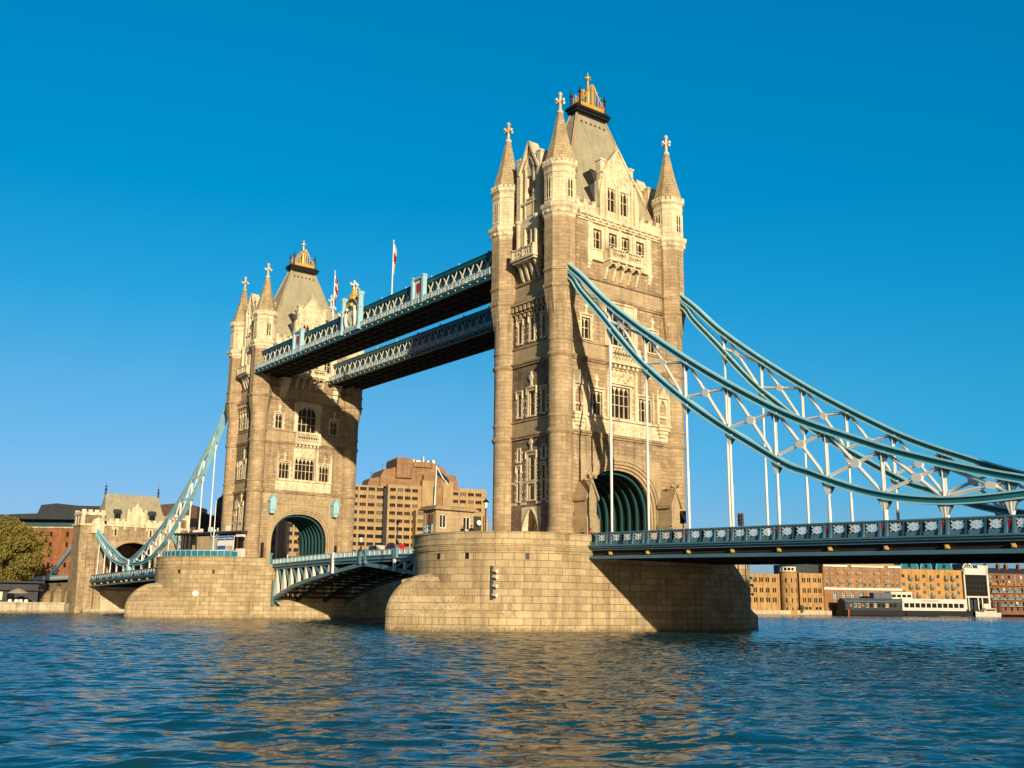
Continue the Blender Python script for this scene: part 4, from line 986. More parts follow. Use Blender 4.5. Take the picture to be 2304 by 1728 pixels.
# ------------------------------------------------------------------ bascules
def make_leaf():
    T = thing('bascule_leaf', 'x', 'drawbridge leaf', (0, 0, 0)); L = 30.25
    # local x runs from the pier face (0) to the meeting of the leaves (L)
    zt = lambda x: 9.93+0.4*math.sin(math.pi/2*x/L)
    def lo(x):
        T_ = [(0, 3.2), (2.7, 4.1), (7.5, 5.4), (13, 6.35), (18, 7.0), (22, 7.45), (26, 7.95), (30.3, 8.4)]; return interp(T_, x)
    xs = [L*k/24 for k in range(25)]
    mb = MB(); mb.loft([[(x, -7.3, zt(x)-1.3), (x, 7.3, zt(x)-1.3), (x, 7.3, zt(x)-1.05), (x, -7.3, zt(x)-1.05)] for x in xs]); mb.build('roadway', asphalt, T)
    for sy in (-1, 1):
        y = sy*7.4; F = lambda u, v, d=0.0, y=y, sy=sy: Vector((u, y+sy*d, zt(u)+v))
        def rail(mb, v0, v1, d0, d1): mb.loft([[F(u, v, d) for v, d in ((v0, d0), (v0, d1), (v1, d1), (v1, d0))] for u in xs])
        mb = MB(); rail(mb, -0.1, 0.0, -0.1, 0.12); rail(mb, -0.82, -0.72, -0.08, 0.12)
        mw = MB(); n = 22
        for k in range(n):
            u0, u1 = L*k/n, L*(k+1)/n
            mb.fbox(F, u0-0.07, u0+0.07, -0.8, 0.0, -0.08, 0.16)
            mw.fbox(F, u0+0.1, u0+0.26, -0.72, -0.1, -0.02, 0.02); mw.fbox(F, u1-0.26, u1-0.1, -0.72, -0.1, -0.02, 0.02)
            open_panel(mw, F, u0+0.22, u1-0.22, -0.7, -0.12)
        p = mb.build('parapet', blue_light, T); mw.build('tracery', white, p)
        mb = MB(); rail(mb, -1.3, -0.82, 0.0, 0.16); rail(mb, -0.9, -0.82, 0.0, 0.34); rail(mb, -1.36, -1.28, 0.0, 0.26)
        mb.build('fascia_girder', blue_mid, T)
        mb = MB()
        for x in ([8.0 if False else 21.5] if True else []): mb.fbox(lambda u, v, d, y=y, sy=sy: Vector((u, y+sy*d, v)), x-0.16, x+0.16, lo(x)-0.2, zt(x)+0.05, 0.1, 0.42)
        mb.build('marker_post', white, T)
        mb = MB(); mb.fbox(F, L-0.75, L-0.35, -1.9, 0.2, -0.1, 0.4); mb.build('end_post', blue_mid, T)
    for y in (-7.1, -2.6, 2.6, 7.1):
        mb = MB()
        mb.loft([[(x, y-0.3, lo(x)-0.28), (x, y+0.3, lo(x)-0.28), (x, y+0.3, lo(x)+0.28), (x, y-0.3, lo(x)+0.28)] for x in xs])
        mb.loft([[(x, y-0.25, zt(x)-1.75), (x, y+0.25, zt(x)-1.75), (x, y+0.25, zt(x)-1.32), (x, y-0.25, zt(x)-1.32)] for x in xs])
        g = mb.build('arched_girder', blue_mid if abs(y) > 5 else under, T)  # inner girders coloured near-black for the shade under the leaf
        md = MB(); x = 1.3; k = 0
        while x < 20.5:
            z0, z1 = lo(x)+0.2, zt(x)-1.7
            if z1-z0 > 0.3:
                h = z1-z0; w0 = 0.22*h+0.12; mw = MB()
                mw.loft([[(x+a, y+dy, z) for a, dy in ((-w_, -0.2), (w_, -0.2), (w_, 0.2), (-w_, 0.2))] for w_, z in ((w0*0.75, z0), (0.12, z1))]); mw.build('web_post', cream, g)
                x2 = x+2.6
                if lo(x2) < zt(x2)-1.9: md.beam((x+0.3, y, z1), (x2-0.25, y, lo(x2)+0.3), 0.34, 0.3, (0, 1, 0))
            x += 2.6; k += 1
        md.build('web_brace', blue_mid, g)
    mb = MB()
    for k in range(12): x = 1.3+k*2.5; mb.box(x-0.1, x+0.1, -7.0, 7.0, lo(x)-0.1, lo(x)+0.16); mb.box(x-0.08, x+0.08, -7.0, 7.0, zt(x)-1.7, zt(x)-1.32)
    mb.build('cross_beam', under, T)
    mb = MB(); mb.box(-0.4, 0.5, -7.5, -7.0, 2.3, 6.4); mb.box(-0.4, 3.2, -7.3, -6.9, 2.85, 3.15); mb.build('pivot_housing', blue_mid, T)
    return T
bl = make_leaf(); bl.location = (-30.48, 0, 0); bl['label'] = 'left half of the closed drawbridge with pale triangular web posts'; bl['group'] = 'leaves of the drawbridge'
b2 = copy_tree(bl); b2.location = (30.48, 0, 0); b2.rotation_euler = (0, 0, math.pi); b2['label'] = 'right half of the closed drawbridge next to the near pier, dark underneath'

# ------------------------------------------------------------------ high level walkways
BOSS = {}
def bosses(par, pts, r=0.16):
    """each gilded boss is a part of its own, all sharing one mesh"""
    for p in pts:
        if r not in BOSS: mb = MB(); mb.ball((0, 0, 0), r, 8, 5); o = mb.build('gilded_boss', gold, par); BOSS[r] = o.data
        else: o = bpy.data.objects.new('gilded_boss', BOSS[r]); COL.objects.link(o); o.parent = par
        o.location = p
def make_walk(y0, y1, detailed, crest):
    """y0 < y1 are the edges; detailed lists the sides (-1 west, 1 east) with a cantilevered balcony"""
    T = thing('high_walkway', 'x', 'walkway', (0, 0, 0)); X = 35.9
    side = {-1: y0, 1: y1}; tr = {q: (side[q]-q*0.95 if q in detailed else side[q]-q*0.15) for q in (-1, 1)}
    FF = {q: (lambda u, v, d=0.0, q=q: Vector((u, tr[q]+q*d, v))) for q in (-1, 1)}
    F = FF[-1]
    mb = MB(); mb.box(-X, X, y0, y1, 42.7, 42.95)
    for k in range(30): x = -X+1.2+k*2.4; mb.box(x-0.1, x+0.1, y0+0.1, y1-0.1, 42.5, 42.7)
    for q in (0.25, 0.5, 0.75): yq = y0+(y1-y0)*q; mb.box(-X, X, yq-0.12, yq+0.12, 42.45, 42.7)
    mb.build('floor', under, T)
    for q in (-1, 1):
        G = FF[q]; det = q in detailed; e = 0.95 if det else 0.15
        mb = MB(); mb.fbox(G, -X, X, 42.95, 43.25, 0.0, e+0.02); mb.fbox(G, -X, X, 42.48, 42.75, e-0.12, e+0.08); mb.fbox(G, -X, X, 43.25, 43.4, -0.15, 0.05)
        mb.build('edge_girder', teal_dark, T)
        if det:
            bosses(T, [G(-X+0.8+k*1.64, 42.86, e+0.06) for k in range(44)], 0.11)
            mb = MB(); mb.fbox(G, -X, X, 43.98, 44.08, e-0.1, e+0.04); mw = MB()
            for k in range(44):
                u = -X+k*1.64; mb.fbox(G, u-0.06, u+0.06, 43.25, 44.16, e-0.1, e+0.06)
                if k < 43: open_panel(mw, lambda a_, b_, d_=0.0, G=G, e=e: G(a_, b_, d_+e), u+0.2, u+1.44, 43.34, 43.95)
            r_ = mb.build('balcony_rail', blue_light, T); mw.build('tracery', white, r_)
        mb = MB(); mb.fbox(G, -X, X, 46.0, 46.5, -0.2, 0.2); mb.fbox(G, -X, X, 46.5, 46.62, -0.3, 0.3); mb.fbox(G, -X, X, 45.86, 46.0, -0.1, 0.1); mb.fbox(G, -X, X, 43.4, 43.7, -0.1, 0.1)
        t_ = mb.build('lattice_truss', teal_dark, T)
        ml = MB(); n = 38
        for k in range(n):
            u0, u1 = -X+2*X*k/n, -X+2*X*(k+1)/n; c = (u0+u1)/2
            ml.beam(G(c-0.72, 43.9, 0.06), G(c+0.72, 45.95, 0.06), 0.13, 0.08); ml.beam(G(c-0.72, 45.95, 0.0), G(c+0.72, 43.9, 0.0), 0.13, 0.08)
            ml.fbox(G, c-0.09, c+0.09, 44.83, 45.03, 0.02, 0.12)
        ml.build('lattice', cream if det else blue_mid, t_)
    mb = MB(); mb.fext(lambda u, v, d: Vector((d, u, v)), [(tr[-1], 46.4), (tr[1], 46.4), (tr[1], 46.6), ((y0+y1)/2, 46.75), (tr[-1], 46.6)], -X, X)
    mb.build('roof', dark_roof, T)
    mb = MB(); mb.box(-X, X, tr[-1]+0.35, tr[1]-0.35, 43.4, 46.4); mb.build('inner_wall', teal_dark, T)
    for k in range(11): u = -33+k*6.6; p = F(u, 0, -0.1); mb = MB(); mb.lathe([(0.12, 46.6), (0.12, 46.9), (0.18, 46.95), (0.02, 47.1)], 6, p[0], p[1]); mb.build('roof_lamp', blue_light, T)
    if crest:
        for c in (-19.0, 17.9):                  # twin pillar panels with a painted shield
            mb = MB()
            for q in (-1, 1): mb.fbox(F, c+q*1.3-0.22, c+q*1.3+0.22, 43.2, 47.2, 0.4, 1.05); mb.fbox(F, c+q*1.3-0.28, c+q*1.3+0.28, 47.05, 47.25, 0.35, 1.1)
            mb.fbox(F, c-1.1, c+1.1, 43.3, 46.9, 0.2, 0.7); mb.fbox(F, c-1.2, c+1.2, 46.8, 47.1, 0.15, 1.0)
            p = mb.build('pillar_panel', blue_light, T)
            mb = MB(); mb.fbox(F, c-0.75, c+0.75, 44.2, 46.6, 0.68, 0.76); mb.build('panel_field', cream, p)
            mb = MB(); mb.fext(F, [(c-0.42, 46.2), (c+0.42, 46.2), (c+0.42, 45.3), (c, 44.6), (c-0.42, 45.3)], 0.72, 0.84); mb.build('shield', red, p)
        c = -0.8; mb = MB()
        for q in (-1, 1):
            p = F(c+q*2.55, 0, 0.75); mb.lathe([(0.62, 43.0), (0.62, 43.5), (0.5, 43.7), (0.46, 46.4), (0.55, 46.5), (0.55, 46.7), (0.44, 46.8), (0.42, 48.2), (0.55, 48.5), (0.66, 48.8), (0.5, 48.95)], 8, p[0], p[1], R(22.5))
        mb.fbox(F, c-2.2, c+2.2, 43.1, 43.6, 0.1, 1.1)
        p_ = mb.build('crest_pillars', blue_light, T)
        mb = MB(); hd = [(2.0, 43.6), (2.0, 46.4), (1.75, 47.2), (1.1, 47.8), (0.5, 48.4), (0, 48.6), (-0.5, 48.4), (-1.1, 47.8), (-1.75, 47.2), (-2.0, 46.4), (-2.0, 43.6)]
        mb.fext(F, [(c+a, b) for a, b in hd], 0.3, 0.8); mb.build('crest_panel', blue_mid, T)
        mb = MB(); rnd = random.Random(9)
        mb.fext(F, [(c-0.9, 46.4), (c+0.9, 46.4), (c+0.9, 45.2), (c, 44.2), (c-0.9, 45.2)], 0.8, 1.0)
        for q in (-1, 1):                        # heraldic supporters in relief
            mb.tube([F(c+q*1.2, 44.0, 0.9), F(c+q*1.45, 44.9, 1.0), F(c+q*1.35, 45.9, 1.05), F(c+q*1.1, 46.6, 1.0)], [0.28, 0.3, 0.34, 0.2], 8)
            mb.ball(F(c+q*1.15, 46.8, 1.05), 0.28, 8, 5); mb.tube([F(c+q*1.3, 45.8, 1.05), F(c+q*0.85, 45.6, 1.15)], 0.13, 6); mb.tube([F(c+q*1.6, 44.6, 0.9), F(c+q*1.95, 45.4, 0.9), F(c+q*1.7, 46.0, 0.9)], 0.09, 6)
        mb.fext(F, [(c-1.6, 43.75), (c+1.6, 43.75), (c+1.4, 44.1), (c-1.4, 44.1)], 0.8, 1.0)
        mb.build('crest_relief', cream, T)
        mb = MB()
        for a, b in zip(hd[:-1], hd[1:]): mb.beam(F(c+a[0], a[1], 0.85), F(c+b[0], b[1], 0.85), 0.24, 0.2)
        p = F(c, 0, 0.6); mb.lathe([(0.75, 48.2), (0.85, 48.6), (0.6, 49.0), (0.32, 49.2), (0.4, 49.5), (0.22, 49.7), (0.28, 50.0), (0.1, 50.1)], 10, p[0], p[1])
        mb.ball(F(c, 47.4, 0.95), 0.35, 8, 5)
        mb.build('crest_crown', gold, T)
        mb = MB(); cross(mb, p[0], p[1], 49.9, 1.5, 0.12); mb.build('crest_finial', cream, T)
    return T
wk = make_walk(-10.9, -4.9, (-1,), True); wk['label'] = 'upper walkway nearer the viewer with a coat of arms over its middle'; wk['group'] = 'high level walkways'
wk = make_walk(3.9, 10.6, (-1, 1), False); wk['label'] = 'upper walkway on the far side, half in the shade of its twin'; wk['group'] = 'high level walkways'
# stone brackets carrying the walkways on the tower faces

# ------------------------------------------------------------------ river and banks
def sheet(name, xs, ys, z, mat):
    mb = MB(); mb.quad((xs[0], ys[0], z), (xs[1], ys[0], z), (xs[1], ys[1], z), (xs[0], ys[1], z)); return structure(mb.build(name, mat))
def make_water():
    import numpy as np
    rs = np.random.RandomState(4)
    comps = []
    for k in range(90):
        lam = 0.45*(4.4**rs.rand()); comps.append((lam, R(142)+rs.normal(0, 0.5), SLOPE*math.sqrt(2/90)*(0.5+rs.rand()), rs.rand()*6.28))
    def heights(gx, gy, fade):
        # short crested chop: each train comes and goes along its crest
        z = np.zeros_like(gx)
        for lam, th, sl_, ph in comps:
            k = 2*math.pi/lam; c, s_ = math.cos(th), math.sin(th); al = gx*c+gy*s_; ac = -gx*s_+gy*c
            amp = sl_/k*(0.75+0.5*np.sin(ac*k*0.13+ph*3)+0.25*np.sin(al*k*0.07+ph*5))
            z += amp*np.sin(k*al+ph+0.6*np.sin(ac*k*0.21+ph*2))*(fade if lam < 1.0 else 1.0)
        return z
    x0, x1, y0, y1, c = -139.0, 131.0, -160.0, 170.0, 0.4
    fx0, fx1, fy0, fy1, cf = 41.0, 131.0, -100.0, 0.0, 0.15
    def grid(xa, xb, ya, yb, step, hole=None, fine=False):
        nx, ny = int(round((xb-xa)/step))+1, int(round((yb-ya)/step))+1
        gx, gy = np.meshgrid(np.linspace(xa, xb, nx), np.linspace(ya, yb, ny))
        fade = np.zeros_like(gx)
        if fine: fade = np.clip(np.minimum(np.minimum(gx-xa, 6.0), np.minimum(gy-ya, yb-gy))/6.0, 0, 1)
        z = heights(gx, gy, fade); edge = np.minimum(np.minimum(gx-x0, x1-gx), np.minimum(gy-y0, y1-gy)); z *= np.clip(edge/6.0, 0, 1)
        idx = np.arange(nx*ny).reshape(ny, nx); f = np.stack([idx[:-1, :-1], idx[:-1, 1:], idx[1:, 1:], idx[1:, :-1]], -1).reshape(-1, 4)
        if hole:
            cx = (gx[:-1, :-1]+gx[1:, 1:]).reshape(-1)/2; cy = (gy[:-1, :-1]+gy[1:, 1:]).reshape(-1)/2
            f = f[~((cx > hole[0]) & (cx < hole[1]) & (cy > hole[2]) & (cy < hole[3]))]
        return np.stack([gx, gy, z], -1).reshape(-1, 3), f
    v1, f1 = grid(x0, x1, y0, y1, c, (fx0, fx1, fy0, fy1)); v2, f2 = grid(fx0, fx1, fy0, fy1, cf, None, True)
    v = np.concatenate([v1, v2]); f = np.concatenate([f1, f2+len(v1)])
    me = bpy.data.meshes.new('river'); me.vertices.add(len(v)); me.vertices.foreach_set('co', v.astype(np.float32).reshape(-1))
    me.loops.add(len(f)*4); me.loops.foreach_set('vertex_index', f.astype(np.int32).reshape(-1)); me.polygons.add(len(f))
    me.polygons.foreach_set('loop_start', np.arange(0, len(f)*4, 4, dtype=np.int32)); me.update(calc_edges=True); me.validate()
    me.polygons.foreach_set('use_smooth', [True]*len(me.polygons)); me.materials.append(water_m)
    o = bpy.data.objects.new('river', me); COL.objects.link(o); structure(o)
    mb = MB(); B = 4000                          # outer river, level
    for a, b, c_, d in ((-B, x0, -B, B), (x1, B, -B, B), (x0, x1, -B, y0), (x0, x1, y1, B)): mb.quad((a, c_, 0), (b, c_, 0), (b, d, 0), (a, d, 0))
    o2 = mb.build('far_river', water_m); structure(o2)
SLOPE = 0.165
make_water()
def bank(name, pts, z0, z1, mat):
    mb = MB(); mb.loft([[(x, y, z0) for x, y in pts], [(x, y, z1) for x, y in pts]]); return structure(mb.build(name, mat))
bank('north_bank', [(-129.5, -420), (-129.5, 120), (-190, 210), (-700, 260), (-700, -420)], -3, 2.2, earth)
bank('far_bank', [(-190, 150), (-140, 262), (-90, 400), (-40, 540), (-20, 640), (-700, 900), (-700, 200)], -3, 1.6, earth)
bank('south_bank', [(129.5, -300), (129.5, 300), (500, 300), (500, -300)], -3, 1.0, earth)

def wallthing(name, label, cat, mat, boxes, group=None):
    mb = MB()
    for b in boxes: mb.box(*b)
    return tag(mb.build(name, mat), label, cat, group)
wallthing('embankment_wall', 'long pale stone river wall along the left bank below the tree', 'wall', quay, [(-129.5, -129.0, -420, -14.5, -2.5, 2.0), (-129.9, -128.85, -420, -14.5, 2.0, 2.35)])

# ------------------------------------------------------------------ gatehouse at the bank end of each side span
def make_gate():
    T = thing('abutment_tower', 'x', 'gatehouse', (0, 0, 0)); F = frame((0, 0, 0), (0, 1, 0), (1, 0, 0)); B = frame((-9.5, 0, 0), (0, -1, 0), (-1, 0, 0))
    wins = [(-5.0, -4.45, 18.5, 20.3), (3.6, 4.15, 18.5, 20.3)]
    for G in (F, B):
        mb = MB(); facade(mb, G, -7.8, 7.8, 7.5, 21.2, wins+[(-6.0, 6.0, 7.5, 17.2)], 0.5); mb.build('wall', granite, T)
        mb = MB(); opening(mb, G, -6.0, 6.0, 7.5, 17.2, arcpts(5.5, 5.2, 11.8, 18, 2.2), 7.5, -0.7, -0.05)
        o_ = [(5.75, 7.5)]+arcpts(5.75, 5.5, 11.8, 18, 2.2)+[(-5.75, 7.5)]
        for a, b in zip(o_[:-1], o_[1:]): mb.beam(G(*a, 0.02), G(*b, 0.02), 0.3, 0.3)
        mb.build('archway', ashlar, T)
        for h in wins: window(T, G, *h, n=1, sur=0.28, mull=0.05, ears=False)
        mb = MB(); mb.fbox(G, -7.0, 7.0, 20.75, 21.1, -0.1, 0.3); mb.fbox(G, -7.0, 7.0, 21.1, 22.1, -0.5, 0.1)
        for k in range(9):
            u = -6.2+k*1.55
            if abs(u) > 2.3: mb.fbox(G, u-0.45, u+0.45, 22.1, 22.7, -0.5, 0.1)
        for k in range(5): u = -5.5+k*2.75; mb.fbox(G, u-0.2, u+0.2, 19.9, 20.75, -0.05, 0.2)
        mb.build('parapet', portland, T)
        mb = MB(); mb.fext(G, [(-2.2, 21.2), (2.2, 21.2), (2.2, 24.2), (1.4, 24.7), (1.1, 25.6), (0.5, 25.9), (0, 27.0), (-0.5, 25.9), (-1.1, 25.6), (-1.4, 24.7), (-2.2, 24.2)], -0.8, 0.2)
        for s_ in (-1, 1): mb.fbox(G, s_*2.1-0.3, s_*2.1+0.3, 21.2, 25.2, -0.8, 0.35)
        for k in range(12): mb.ball(G(-1.3+2.6*((k*7) % 12)/11, 22.2+((k*5) % 12)*0.22, 0.2), 0.13, 5, 3)
        mb.build('gable', portland, T)
        for s_ in (-1, 1):
            mb = MB(); c = s_*4.3; mb.fbox(G, c-0.75, c+0.75, 22.6, 24.3, -2.4, -0.9); mb.fext(G, [(c-0.95, 24.3), (c+0.95, 24.3), (c+0.7, 25.1), (c-0.7, 25.1)], -3.2, -0.7); mb.build('dormer', dark_roof, T)
            mb = MB(); mb.fbox(G, c-0.55, c+0.55, 22.9, 24.1, -0.95, -0.86); mb.build('dormer_window', glass, T)
    mb = MB(); mb.box(-9.5, 0, -7.8, 7.8, 21.0, 21.3)
    mb.build('roof_deck', lead, T)
    mb = MB(); mb.loft([[(-9.0, -7.6, 22.0), (-0.5, -7.6, 22.0), (-0.5, 7.6, 22.0), (-9.0, 7.6, 22.0)], [(-5.0, -6.6, 28.9), (-4.5, -6.6, 28.9), (-4.5, 6.6, 28.9), (-5.0, 6.6, 28.9)]]); rf = mb.build('roof', slate, T)
    mb = MB(); mb.box(-4.95, -4.55, -6.6, 6.6, 28.85, 29.1)
    for k in range(24): y = -6.4+k*0.55; mb.box(-4.85, -4.65, y-0.12, y+0.12, 29.1, 29.3)
    mb.build('ridge', slate, rf)
    mb = MB()
    for s_ in (-1, 1): mb.lathe([(0.25, 28.8), (0.2, 30.0), (0.34, 30.1), (0.34, 30.3), (0.14, 30.4), (0.12, 30.8), (0.28, 30.9), (0.28, 31.1), (0.05, 31.2), (0.03, 32.2)], 8, -4.75, s_*6.6)
    mb.build('ridge_finial', iron, rf)
    for s_ in (-1, 1):
        c = s_*10.5; mb = MB(); a, b = c-2.8, c+2.8
        mb.box(-5.4, 0.6, a, b, 7.0, 21.0)
        # battered buttresses
        for u in (a+0.8, b-0.8): mb.fext(lambda u_, v_, d_, u=u: Vector((u_, u+d_, v_)), [(0.6, 0), (2.3, 0), (2.0, 9.0), (1.2, 13.6), (0.6, 15.4)], -0.8, 0.8)
        mb.fext(lambda u_, v_, d_: Vector((u_, d_, v_)), [(0.0, 0), (1.2, 0), (1.0, 10), (0.4, 14)], a+1.0, b-1.0)
        mb.box(-5.4, 0.6, a, b, 0, 7.0)
        t = mb.build('turret', granite, T)
        mb = MB(); mb.box(-5.1, 0.35, a+0.3, b-0.3, 21.1, 23.2); mb.build('turret_neck', granite_rough, T)
        mb = MB(); mb.box(-5.7, 0.9, a-0.3, b+0.3, 20.6, 21.1); mb.box(-5.5, 0.7, a-0.05, b+0.05, 23.2, 23.9)
        for k in range(4):
            y = a+0.55+k*(b-a-1.1)/3
            for x in (0.35, -5.2): mb.box(x-0.3, x+0.3, y-0.5, y+0.5, 23.9, 24.5)
        for u in (a+0.5, b-0.5): mb.box(0.3, 0.75, u-0.35, u+0.35, 21.1, 23.2)
        for x in (-4.8, -2.5, -0.2): mb.box(x-0.3, x+0.3, a+0.1, b-0.1, 21.1, 23.2)
        mb.box(0.5, 1.5, s_*9.4-1.5, s_*9.4+1.5, 18.8, 21.3); mb.fext(F, [(s_*9.4-1.5, 21.3), (s_*9.4+1.5, 21.3), (s_*9.4+0.9, 22.2), (s_*9.4, 22.7), (s_*9.4-0.9, 22.2)], 0.5, 1.3)
        mb.build('turret_head', portland, T)
    mb = MB(); mb.box(-9.5, 0.5, -11.8, 11.8, -2.5, 5.0); mb.box(-9.5, 0.0, -7.9, 7.9, 5.0, 7.5); mb.box(0.4, 4.2, -11.9, 11.9, -2.5, 0.9)
    mb.box(-2, 0.9, -11.9, 11.9, 4.95, 5.25)
    mb.build('plinth', quay, T)
    mb = MB(); mb.loft([[(x, y, z) for y, z in [(5.4, 7.5)]+arcpts(5.4, 5.1, 11.8, 18, 2.2)+[(-5.4, 7.5)]] for x in (-8.9, -0.6)], False, False, False); mb.build('vault', under, T)
    return T
g1 = make_gate(); g1.location = (-127.0, 0, 0); g1['label'] = 'stone gatehouse with steep grey roof standing on the left bank'; g1['group'] = 'gatehouses at the bridge ends'
g2 = copy_tree(g1); g2.location = (127.0, 0, 0); g2.rotation_euler = (0, 0, math.pi); g2['label'] = 'stone gatehouse at the right hand end of the bridge, beyond the picture edge'
# approach road on the left bank
t = thing('approach_viaduct', 'low arched approach road with white parapet left of the gatehouse', 'viaduct', (0, 0, 0))
mb = MB(); mb.box(-230, -136.6, -10, 10, 7.3, 8.2); mb.build('roadway', asphalt, t)
mb = MB(); F = frame((0, -10, 0), (1, 0, 0), (0, -1, 0))
for k in range(8):
    a = -136.6-11*(k+1); opening(mb, F, a, a+11, 2.2, 8.0, head('round', a+1.6, a+9.4, 7.2, 10), 2.2, -6, 0.0)
mb.build('arcade', granite, t)
mb = MB(); mb.box(-230, -136.6, -10.3, -10.0, 8.0, 9.15); mb.box(-230, -136.6, -10.35, -9.95, 9.15, 9.3); pp = mb.build('parapet', blue_light, t)
mb = MB(); mb.box(-230, -136.6, -10.38, -10.31, 8.3, 8.95); mb.build('parapet_panel', white, pp)

# ------------------------------------------------------------------ background buildings
def bframe(ox, oy, ex, ey): return frame((ox, oy, 0), (ex, ey, 0), (ey, -ex, 0))
PANES = {}
def pane(root, F, u0, u1, v0, v1, mat=glass, d=-0.25, fr=white, nm='window', bars=1, arch=False, fw_=0.12, frame_on=True):
    mb = MB()
    if frame_on:
        mb.fbox(F, u0, u0+fw_, v0, v1, d, d+0.16); mb.fbox(F, u1-fw_, u1, v0, v1, d, d+0.16); mb.fbox(F, u0, u1, v0, v0+fw_, d, d+0.18); mb.fbox(F, u0, u1, v1-fw_, v1, d, d+0.16)
        for k in range(bars): c = u0+(u1-u0)*(k+1)/(bars+1); mb.fbox(F, c-fw_*0.35, c+fw_*0.35, v0, v1, d, d+0.14)
        o = mb.build(nm, fr, root); q = MB(); q.quad(F(u0, v0, d), F(u1, v0, d), F(u1, v1, d), F(u0, v1, d)); q.build('pane', mat, o)
    else:
        mb.fbox(F, u0, u1, v0, v1, d-0.05, d); o = mb.build(nm, mat, root)
    return o
def block(mb, F, u0, u1, v0, v1, dep, holes=(), d=0.0):
    G = lambda u, v, dd=0.0: F(u, v, d+dd)
    facade(mb, G, u0, u1, v0, v1, list(holes), 0.4)
    mb.quad(G(u0, v0, 0), G(u0, v0, -dep), G(u0, v1, -dep), G(u0, v1, 0)); mb.quad(G(u1, v0, 0), G(u1, v0, -dep), G(u1, v1, -dep), G(u1, v1, 0))
    mb.quad(G(u0, v0, -dep), G(u1, v0, -dep), G(u1, v1, -dep), G(u0, v1, -dep)); mb.quad(G(u0, v1, 0), G(u1, v1, 0), G(u1, v1, -dep), G(u0, v1, -dep))
FR_ = bframe(-138.8, 250.79, 0.3504, 0.9366)

# pale brown warehouse with a round stair turret
t = thing('brick_warehouse', 'tan brick warehouse with a round lantern topped turret in front', 'warehouse', (-138.8, 250.79, 0)); t['zb'] = None
def local(o, base=(-138.8, 250.79, 0)):
    for c in o.children: c.location = (-base[0], -base[1], -base[2])
hs = []
for c in (-6.5, -3.6, -0.7, 2.2, 5.0, 7.9, 11.0):
    for z0, z1 in ((13.0, 14.9), (8.9, 10.8), (5.0, 6.9)):
        for q in (-0.5, 0.5): hs.append((c+q-0.33, c+q+0.33, z0, z1))
mb = MB(); block(mb, FR_, -14, 13.4, -0.5, 16.3, 16, hs); mb.fbox(FR_, 12.7, 13.4, 0, 16.5, 0, 0.25); mb.build('wall', brick_tan, t)
for h in hs: pane(t, FR_, *h, mat=glass, frame_on=False)
hs2 = []
for c in (24.9, 27.3, 30.2, 32.4):
    for z0, z1 in ((13.2, 15.0), (9.0, 10.9), (5.1, 7.0)):
        for q in (-0.45, 0.45): hs2.append((c+q-0.3, c+q+0.3, z0, z1))
for c in (25.6, 27.4, 30.5, 32.2): hs2.append((c-0.6, c+0.6, 2.3, 3.3))
mb = MB(); block(mb, FR_, 22.6, 34.0, -0.5, 17.0, 16, hs2); mb.fbox(FR_, 22.6, 23.5, -0.5, 17.2, 0, 0.4); mb.build('wall', brick_tan, t)
for h in hs2: pane(t, FR_, *h, mat=glass, frame_on=False)
mb = MB(); block(mb, FR_, 20, 34.0, 16.9, 20.6, 12, (), -2.5); mb.build('attic', dark_roof, t)
mb = MB(); p = FR_(18.3, 0, -1.0)
mb.lathe([(3.6, -0.5), (3.6, 17.0), (3.9, 17.1), (3.9, 17.4), (3.3, 17.5)], 20, p[0], p[1]); mb.build('turret', brick_tan, t)
for a in (-48, -12, 28):
    for z0, z1 in ((13.0, 14.8), (8.9, 10.7), (5.0, 6.8), (2.0, 3.0)):
        an = R(-20+a); G = frame((p[0], p[1], 0), (-math.sin(an), math.cos(an), 0), (math.cos(an), math.sin(an), 0)); pane(t, G, -0.28, 0.28, z0, z1, d=3.62, frame_on=False)
mb = MB(); mb.lathe([(2.7, 17.4), (2.7, 19.2)], 16, p[0], p[1]); mb.build('lantern_core', glass, t)
mb = MB(); mb.lathe([(3.3, 17.4), (3.3, 17.8)], 16, p[0], p[1]); mb.lathe([(3.3, 19.0), (3.4, 19.4), (3.0, 19.5)], 16, p[0], p[1])
for k in range(12): an = 2*math.pi*k/12; mb.lathe([(0.22, 17.8), (0.22, 19.05)], 6, p[0]+3.05*math.cos(an), p[1]+3.05*math.sin(an))
mb.build('lantern', cream, t)
mb = MB(); mb.lathe([(3.5, 19.4), (2.2, 20.5), (0.1, 20.9)], 16, p[0], p[1]); mb.build('turret_cap', dark_roof, t)
local(t)
mb = MB(); mb.fbox(FR_, -40, 36, -2.5, 1.9, 0.1, 2.2); tag(mb.build('river_wall', quay), 'weathered quay wall under the tan brick warehouse', 'wall')

# red brown warehouse with white cornice
t = thing('balconied_warehouse', 'six storey brown brick warehouse with white cornice and white balconies', 'apartment building', (-138.8, 250.79, 0)); t['zb'] = None
hs = []; bal = []
for k, c in enumerate((35.8, 38.4, 42.0, 46.6, 51.0, 54.2, 56.8, 59.8, 64.6, 68.0, 70.4)):
    for j, (z0, z1) in enumerate(((17.1, 19.1), (14.0, 16.0), (11.7, 13.4))):
        w_ = 0.85 if k in (3, 8) else 0.62
        hs.append((c-w_, c+w_, z0, z1)); 
        if k in (2, 3, 4, 7, 8): bal.append((c, z0))
ar = [(39.2+i*4.25-1.2, 39.2+i*4.25+1.2, 6.4, 9.7) for i in range(8)]
mb = MB(); block(mb, FR_, 34.0, 72.0, 0.5, 21.0, 20, hs+ar, 0.4); 
for u in (34.4, 37.2, 53.0, 71.6): mb.fbox(FR_, u-0.12, u+0.12, 0.5, 19.9, 0.4, 0.6)
